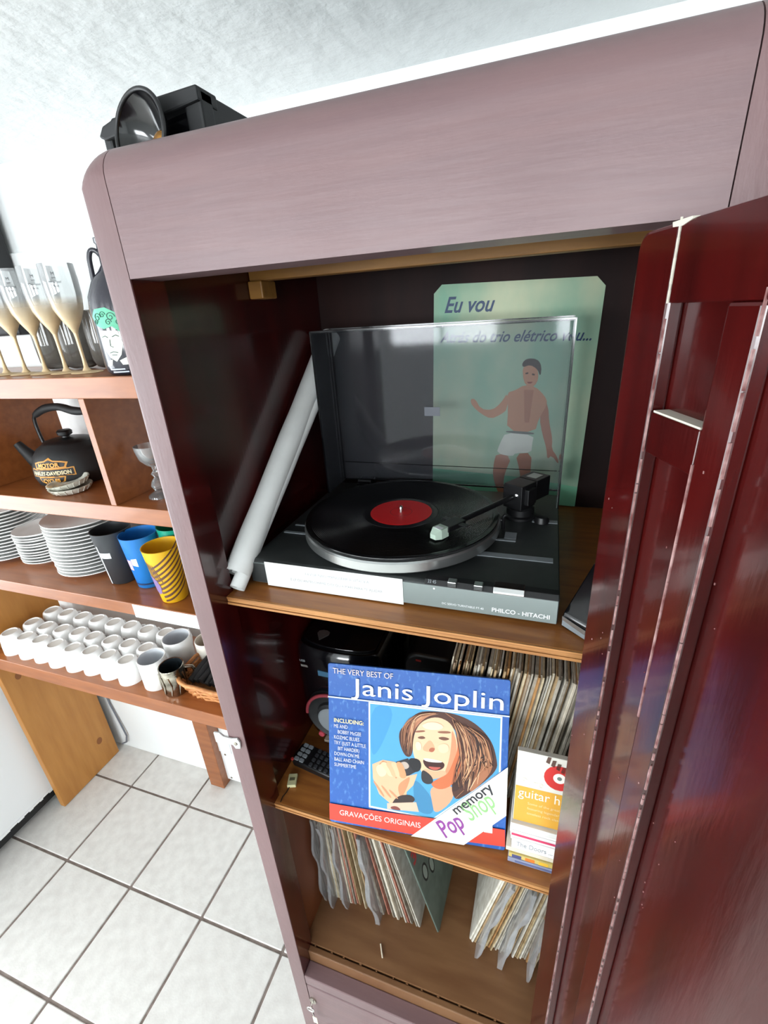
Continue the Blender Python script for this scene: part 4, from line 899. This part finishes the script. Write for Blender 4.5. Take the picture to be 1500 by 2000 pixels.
def kprint(name, polys, colr, h):
    mb = MB()
    prof = [(0.0885, .006), (.0935, .025), (.092, .048), (.084, .074), (.072, .090)]
    def rad_at(z):
        for (r0, z0_), (r1, z1_) in zip(prof, prof[1:]):
            if z <= z1_: t = max(0, (z - z0_) / (z1_ - z0_)); return r0 + (r1 - r0) * t
        return prof[-1][0]
    for p in polys:
        n = len(p); cx = sum(q[0] for q in p) / n; cz = sum(q[1] for q in p) / n; pts = []
        for i in range(n):
            a, b = p[i], p[(i + 1) % n]
            for k in range(4): pts.append((a[0] + (b[0] - a[0]) * k / 4, a[1] + (b[1] - a[1]) * k / 4))
        m = len(pts); vs = []; S_ = (1, .75, .5, .25)
        for s_ in S_:
            for u, v in pts:
                u2, v2 = cx + (u - cx) * s_, cz + (v - cz) * s_; r = rad_at(v2) + h; a = KA + u2 / .09; vs.append((r * math.cos(a), r * math.sin(a), v2))
        r = rad_at(cz) + h; a = KA + cx / .09; vs.append((r * math.cos(a), r * math.sin(a), cz))
        fs = [(q * m + i, q * m + (i + 1) % m, (q + 1) * m + (i + 1) % m, (q + 1) * m + i) for q in range(3) for i in range(m)] + [(3 * m + i, 3 * m + (i + 1) % m, 4 * m) for i in range(m)]
        mb.add(vs, fs)
    return obj(name, mb, flat(colr, .5), KT, smooth=60)
def ktext(name, items, colr, h):
    mb = MB()
    for s_, u, z, size, kw in items:
        n0 = len(mb.v); text_mb(mb, s_, u, z, size, 0, align='CENTER', **kw)
        for i in range(n0, len(mb.v)):
            x, _, zz = mb.v[i]; a = KA + x / .09
            r = .0935 - max(0, zz - .025) ** 1.5 * .56 + h - max(0, .025 - zz) * .12; mb.v[i] = (r * math.cos(a), r * math.sin(a), zz)
    return obj(name, mb, flat(colr, .5), KT)
kprint('emblem_shield', [[(-.046, .066), (-.030, .070), (-.012, .072), (0, .079), (.012, .072), (.030, .070), (.046, .066), (.040, .056), (.040, .052), (-.040, .052), (-.040, .056)], [(-.034, .032), (.034, .032), (.030, .020), (.014, .012), (0, .004), (-.014, .012), (-.030, .020)], [(-.056, .053), (.056, .053), (.056, .032), (-.056, .032)]], '#c98a32', .0008)
kprint('emblem_field', [[(-.039, .064), (-.028, .067), (-.011, .069), (0, .074), (.011, .069), (.028, .067), (.039, .064), (.035, .056), (-.035, .056)], [(-.030, .0305), (.030, .0305), (.026, .021), (.012, .014), (0, .008), (-.012, .014), (-.026, .021)], [(-.053, .0505), (.053, .0505), (.053, .0345), (-.053, .0345)]], '#1b1512', .0014)
ktext('emblem_upper_word', [('MOTOR', 0, .0575, .0135, dict(sx=1.05, bold=.0005))], '#dd9a3a', .0030)
ktext('emblem_lower_word', [('CYCLES', 0, .0195, .0125, dict(sx=.95, bold=.0005))], '#dd9a3a', .0030)
ktext('emblem_name', [('HARLEY-DAVIDSON', 0, .0380, .0125, dict(sx=.86, bold=.0005))], '#d8c9a0', .0026)
# glass dishes in front of the kettle
GD = thing('glass_dish', 'lower of two pressed-glass dishes in front of the kettle', 'dish', (-1.088, 0.752, Z2), group='glass dishes')
def dish(): return MB().lathe([(0, 0), (.030, 0), (.038, .003), (.046, .012), (.048, .016), (.045, .016), (.036, .008), (.028, .005), (0, .005)], 32)
obj('bowl', dish(), mat('dish_glass', '#a3a090', 0.12, col2='#d9d8cc', scale=40, coat=.3), GD, smooth=40)
mb = MB()
for i in range(20):
    a = 2 * pi * i / 20; mb.tube([(.039 * math.cos(a), .039 * math.sin(a), .004), (.0475 * math.cos(a), .0475 * math.sin(a), .015)], .0016, 6)
obj('rim_flutes', mb, MAT['dish_glass'], GD)
d2 = dup(GD, (-1.092, 0.755, Z2 + .0125), .2, 'upper of two pressed-glass dishes, resting tilted in front of the kettle'); d2.rotation_euler = (rad(4), rad(-6), .2)
# grey forked stick standing behind the kettle
tag(obj('forked_stick', MB().tube([(-1.010, 0.925, Z2 + .004), (-1.020, .925, Z2 + .08), (-1.035, .925, Z2 + .145), (-1.072, .925, Z2 + .215)], [.010, .009, .010, .007], 10).tube([(-1.030, .925, Z2 + .12), (-1.012, .925, Z2 + .165), (-1.008, .925, Z2 + .205)], [.009, .008, .006], 10), mat('drift', '#7b6d5c', .7, col2='#5f5345', scale=30), smooth=60), 'grey forked stick leaning behind the kettle', 'stick')
# cut-glass goblet next to the wardrobe
GO = thing('goblet', 'small cut-glass goblet on the second shelf beside the wardrobe', 'glass', (-0.826, 0.768, Z2))
obj('bowl', MB().lathe([(.004, .070), (.014, .076), (.026, .090), (.030, .108), (.0315, .120), (.030, .120), (.028, .108), (.024, .094), (.012, .080), (0, .078)], 32), 'clear_glass', GO, smooth=60)
obj('stem', MB().lathe([(0, .075), (.006, .072), (.004, .062), (.010, .054), (.005, .046), (.013, .036), (.016, .026), (.010, .014), (.026, .004), (.027, 0), (0, 0)], 24), 'clear_glass', GO, smooth=35)

# ---- plates
def plate_mesh(r):
    return MB().lathe([(0, .0015), (r * .55, .0015), (r * .60, 0), (r * .62, .0015), (r * .78, .005), (r * .97, .0125), (r, .0145), (r * .995, .0165), (r * .96, .0152), (r * .78, .0078), (r * .64, .0045), (0, .004)], 56).mesh('plate', 'porcelain', 50)
def plates(n, x, y, r, dz, where, grp):
    me = plate_mesh(r)
    for k in range(n):
        lb = ('topmost white plate of ' if k == n - 1 else ('bottom white plate of ' if k == 0 else 'white plate, %s from the top of ' % nth(n - k))) + where
        tag(obj('plate', me, None, loc=(x + random.uniform(-.0025, .0025), y + random.uniform(-.0025, .0025), Z3 + .0002 + k * dz), rot=(0, 0, random.uniform(0, 6))), lb, 'plate', grp)
plates(15, -1.208, 0.838, 0.101, .0102, 'the tallest plate stack', 'plates in the tallest stack')
plates(11, -1.397, 0.836, 0.072, .0088, 'the stack of small plates', 'small plates in the middle stack')
plates(15, -1.556, 0.842, 0.100, .0103, 'the plate stack at the left picture edge', 'plates in the leftmost stack')

# ---- party cups
def cup(name, label, loc, colr, h, r0, r1):
    c_ = thing(name, label, 'cup', loc)
    obj('vessel', MB().lathe([(0, .001), (r0 * .9, .0), (r0, .003), (r1, h - .002), (r1 + .0008, h), (r1 - .0012, h), (r0 - .0018, .006), (0, .005)], 44), flat(colr, .35), c_, smooth=50)
    return c_
def cyl_poly(mb, polys, r0, r1, h, off=.0005):
    # polygons given as (angle degrees, height); follows the cup's taper
    for p in polys:
        n = len(p); pts = []
        for i in range(n):
            a, b = p[i], p[(i + 1) % n]
            for k in range(5): pts.append((a[0] + (b[0] - a[0]) * k / 5, a[1] + (b[1] - a[1]) * k / 5))
        def pt(a, z): r = r0 + (r1 - r0) * z / h + off; return (r * math.cos(rad(a)), r * math.sin(rad(a)), z)
        m = len(pts); ca = sum(q[0] for q in pts) / m; cz = sum(q[1] for q in pts) / m
        if max(q[0] for q in pts) - min(q[0] for q in pts) < 12.5: mb.add([pt(a, z) for a, z in pts], [tuple(range(m))]); continue
        vs = [pt(ca + (a - ca) * s_, cz + (z - cz) * s_) for s_ in (1, .75, .5, .25) for a, z in pts] + [pt(ca, cz)]
        mb.add(vs, [(q * m + i, q * m + (i + 1) % m, (q + 1) * m + (i + 1) % m, (q + 1) * m + i) for q in range(3) for i in range(m)] + [(3 * m + i, 3 * m + (i + 1) % m, 4 * m) for i in range(m)])
    return mb
def strip(a0, z0_, a1, z1_, w, n=12, bend=0):
    # one curved stripe as a list of small quads
    out = []
    for i in range(n):
        def q(t): return (a0 + (a1 - a0) * t, z0_ + (z1_ - z0_) * t + bend * 4 * t * (1 - t))
        (xa, za), (xb, zb) = q(i / n), q((i + 1) / n); out.append([(xa, za - w / 2), (xb, zb - w / 2), (xb, zb + w / 2), (xa, za + w / 2)])
    return out
bk = cup('party_cup', 'matte black cup with a white cross stripe next to the tallest plates', (-1.054, 0.790, Z3), '#33373b', .152, .036, .048)
obj('white_stripe', cyl_poly(MB(), strip(196, .004, 196, .13, .0, 1) and [[(256, .003), (262, .003), (262, .118), (256, .118)], [(262, .084), (300, .084), (300, .100), (262, .100)]], .036, .048, .152, .0008), 'white_print', bk)
bl = cup('party_cup', 'bright blue cup with pink and white print between the black and green cups', (-0.962, 0.790, Z3), '#1f78c8', .148, .034, .046)
obj('print', cyl_poly(MB(), [[(246, .058), (268, .058), (268, .088), (246, .088)]], .034, .046, .148), flat('#c9a3c6'), bl)
obj('print', cyl_poly(MB(), [[(270, .074), (292, .070), (292, .094), (270, .092)]], .034, .046, .148), flat('#e2e6ec'), bl)
obj('base_band', cyl_poly(MB(), [[(a, .012), (a + 12, .012), (a + 12, .017), (a, .017)] for a in range(180, 360, 12)], .034, .046, .148), flat('#16345f'), bl)
gr = cup('party_cup', 'green cup behind the yellow zebra-striped cup', (-0.884, 0.838, Z3), '#1f9f83', .158, .034, .045)
obj('print', cyl_poly(MB(), [[(280, .04), (300, .03), (305, .07), (285, .08)]], .034, .045, .152), flat('#2a3b36'), gr)
yl = cup('party_cup', 'yellow cup with curved brown zebra stripes at the shelf front', (-0.846, 0.747, Z3), '#e9b41f', .148, .031, .0455)
mb = MB()
for k in range(9):
    z = .010 + k * .0115
    cyl_poly(mb, strip(276 - 2 * k, z, 376, z + .040 + k * .004, .0055 + .0012 * (k % 2), 14, -.008), .031, .0455, .148)
for k in range(5): cyl_poly(mb, strip(238 + k * 8, .120 - k * .002, 254 + k * 9, .080 - .004 * k, .009, 8, .002), .031, .0455, .148)
obj('zebra_stripes', mb, flat('#5d3b2b', .45), yl)
obj('purple_patch', cyl_poly(MB(), [[(236, .084), (252, .080), (268, .070), (276, .052), (272, .034), (258, .028), (240, .036), (232, .060)]], .031, .0455, .148, .0010), flat('#7b6294', .45), yl)

# ---- white cups, upside down in three rows
CU = thing('coffee_cup', 'x', 'cup', group='upturned white cups')
obj('body', MB().lathe([(.0235, .0700), (.0215, .0712), (.020, .0680), (0, .0672), (0, .0665), (.0205, .0660)][:4] + [], 36).lathe([(.0235, .0700), (.0275, .0660), (.0315, .050), (.0340, .030), (.0352, .002), (.0350, 0), (.0335, .001), (.0325, .03), (.029, .055), (0, .062)], 36), 'porcelain', CU, smooth=50)
obj('foot_disc', MB().lathe([(0, .0676), (.0198, .0682)], 30), 'porcelain_foot', CU)
obj('handle', MB().tube([(.0330 + .0, 0, .018), (.0400, 0, .016), (.0435, 0, .030), (.0400, 0, .046), (.0310, 0, .050)], .0030, 8), 'porcelain', CU, smooth=60)
first = True
for row, (yr, x0, nm) in enumerate(((0.748, -1.597, 'front'), (0.808, -1.580, 'middle'), (0.878, -1.577, 'back'))):
    for k in range(8):
        x = x0 + k * .0705; lb = 'upturned white cup in the %s row, %s' % (nm, (ORD[k] + ' from the left end') if k else 'at the left end')
        ra = rad(random.uniform(50, 100))
        if first: CU.location = (x, yr, Z4); CU.rotation_euler = (0, 0, ra); CU['label'] = lb; first = False
        else: dup(CU, (x + random.uniform(-.002, .002), yr + random.uniform(-.003, .003), Z4), ra, lb)
def mug(label, loc, colr, inner, h, r, rot, extra=None):
    m_ = thing('mug', label, 'mug', loc, (0, 0, rot))
    obj('body', MB().lathe([(0, .001), (r * .92, 0), (r, .004), (r, h - .002), (r - .001, h), (r - .003, h - .001)], 40), colr, m_, smooth=50)
    obj('inside', MB().lathe([(r - .003, h - .001), (r - .004, .006), (0, .006)], 40), inner, m_, smooth=50)
    obj('handle', MB().tube([(r - .001, 0, .018), (r + .018, 0, .022), (r + .024, 0, h * .5), (r + .018, 0, h - .022), (r - .001, 0, h - .018)], .0048, 10), colr, m_, smooth=60)
    return m_
mug('tall white mug standing upright at the front, left of the metal mug', (-1.008, 0.752, Z4), 'porcelain', flat('#d9dde2', .3), .096, .038, rad(120))
mug('white mug standing upright behind the tall white mug', (-0.998, 0.842, Z4), 'porcelain', flat('#cfd3d8', .3), .098, .040, rad(100))
mug('cream mug standing upright at the back next to the wardrobe', (-0.905, 0.865, Z4), flat('#efe9dc', .3), flat('#d8cfc0', .3), .092, .036, rad(60))
sm = mug('patterned metal mug with a dark inside in front of the basket', (-0.934, 0.745, Z4), 'steel', flat('#22282c', .25), .088, .034, rad(40))
for k in range(10):
    a = 2 * pi * k / 10; obj('relief', MB().tube([(.0345 * math.cos(a), .0345 * math.sin(a), .010), (.0352 * math.cos(a + .15), .0352 * math.sin(a + .15), .040), (.0345 * math.cos(a), .0345 * math.sin(a), .070)], .0028, 8), 'steel', sm, smooth=60)
# small white mug at the back of the last row
# ---- wicker basket with black napkins
BX = thing('wicker_basket', 'woven wicker basket next to the wardrobe on the cup shelf', 'basket', (-0.800, 0.800, Z4))
def loop(z, e): return [((.098 + e) * (1 if abs(math.cos(a)) < .001 else 1) * math.copysign(abs(math.cos(a)) ** .5, math.cos(a)), (.066 + e) * math.copysign(abs(math.sin(a)) ** .5, math.sin(a)), z) for a in [2 * pi * (i + .5) / 56 for i in range(56)]]
for k in range(6):
    z = .005 + k * .0085; e = .0030 * k; pts = [(x + (.0030 * math.cos(i * pi + k * pi)) * (1 if abs(x) > .09 else .2), y + .0030 * math.cos(i * pi + k * pi) * (1 if abs(y) > .06 else .2), zz) for i, (x, y, zz) in enumerate(loop(z, e))]
    obj('weave', MB().tube(pts, .0040, 6, True), 'wicker', BX, smooth=60)
obj('rim', MB().tube([(x, y, z + .002 * math.sin(i * 1.9)) for i, (x, y, z) in enumerate(loop(.058, .020))], .0058, 8, True), 'wicker', BX, smooth=60)
lo = loop(0, 0); hi = loop(.058, .020)
for i in range(0, 56, 4): obj('stake', MB().tube([lo[i], hi[i]], .0026, 6), 'wicker', BX)
obj('base', MB().prism([(x, y) for x, y, z in loop(0, -.002)], .001, .004, 'z'), 'wicker', BX)
for k in range(9):
    tag(obj('black_straw', MB().tube([(-0.884 + k * .0185, 0.752, Z4 + .036 + .004 * (k % 3)), (-0.878 + k * .018, 0.795, Z4 + .052 + .003 * (k % 2)), (-0.874 + k * .018, 0.856, Z4 + .062 - .003 * (k % 3))], .0105, 8), 'black_matte', smooth=60), 'black rolled napkin in the wicker basket, %s' % ((nth(k + 1) + ' from the left') if k else 'at its left end'), 'napkin', 'black napkins in the basket')

# ---- refrigerator side, wall box, cable, dark screen
FR = thing('refrigerator', 'white refrigerator standing left of the pine side board', 'refrigerator', (-2.02, 0.55, 0))
obj('cabinet', MB().box(-.29, .320, -.33, .40, .085, 0.69), 'enamel_white', FR, bevel=.006)
obj('door', MB().box(-.29, .320, -.385, -.335, .10, 0.69), 'enamel_white', FR, bevel=.008)
obj('base_grille', MB().box(-.27, .300, -.30, .38, .03, .085), 'black_matte', FR)
for x in (-.24, .27):
    for y in (-.28, .34): obj('foot', MB().lathe([(0, 0), (.02, 0), (.018, .03), (0, .03)], 16), 'rubber', FR, loc=(x, y, 0))
mb = MB(); y = -.33
while y < .39:
    l = random.uniform(.01, .03); mb.box(.312, .3205, y, y + l, .085 - random.uniform(.002, .010), .088); y += l
obj('chipped_edge', mb, 'enamel_white', FR)['kind'] = 'stuff'
SO = thing('wall_box', 'white junction box low on the wall behind the shelf leg', 'junction box', (-1.085, 0.990, 0.15))
obj('plate', MB().box(-.04, .06, -.02, 0, -.13, .10), 'enamel_white', SO, bevel=.003); obj('cover', MB().box(-.028, .045, -.024, -.019, .03, .085), 'enamel_white', SO, bevel=.003)
for z in (-.115, .015): obj('screw', MB().lathe([(0, .0015), (.004, .001), (.0045, 0)], 12), 'steel', SO, loc=(.01, -.0205, z), rot=(rad(90), 0, 0))
tag(obj('cable', MB().tube([(-1.652, .982, .69), (-1.652, .984, .45), (-1.645, .983, .26), (-1.625, .982, .15), (-1.612, .980, .085), (-1.625, .978, .045), (-1.65, .975, .03)], .0035, 8), flat('#6b6f78'), smooth=60), 'thin grey cable hanging down the wall beside the pine board', 'cable')
TV = thing('screen', 'dark flat screen on the wall at the left edge of the picture', 'screen', (-1.79, 0.985, 1.70))
obj('housing', MB().box(-.44, .44, -.045, .002, 0, .62), 'black_matte', TV, bevel=.006); obj('panel', MB().box(-.42, .42, -.0465, -.044, .025, .60), 'black_gloss', TV)
tag(obj('wood_sliver', MB().tube([(-0.262, 0.508, 0.3945), (-0.250, 0.486, 0.3945)], .0016, 6), 'cream'), 'pale wood sliver lying on the wardrobe floor', 'sliver')
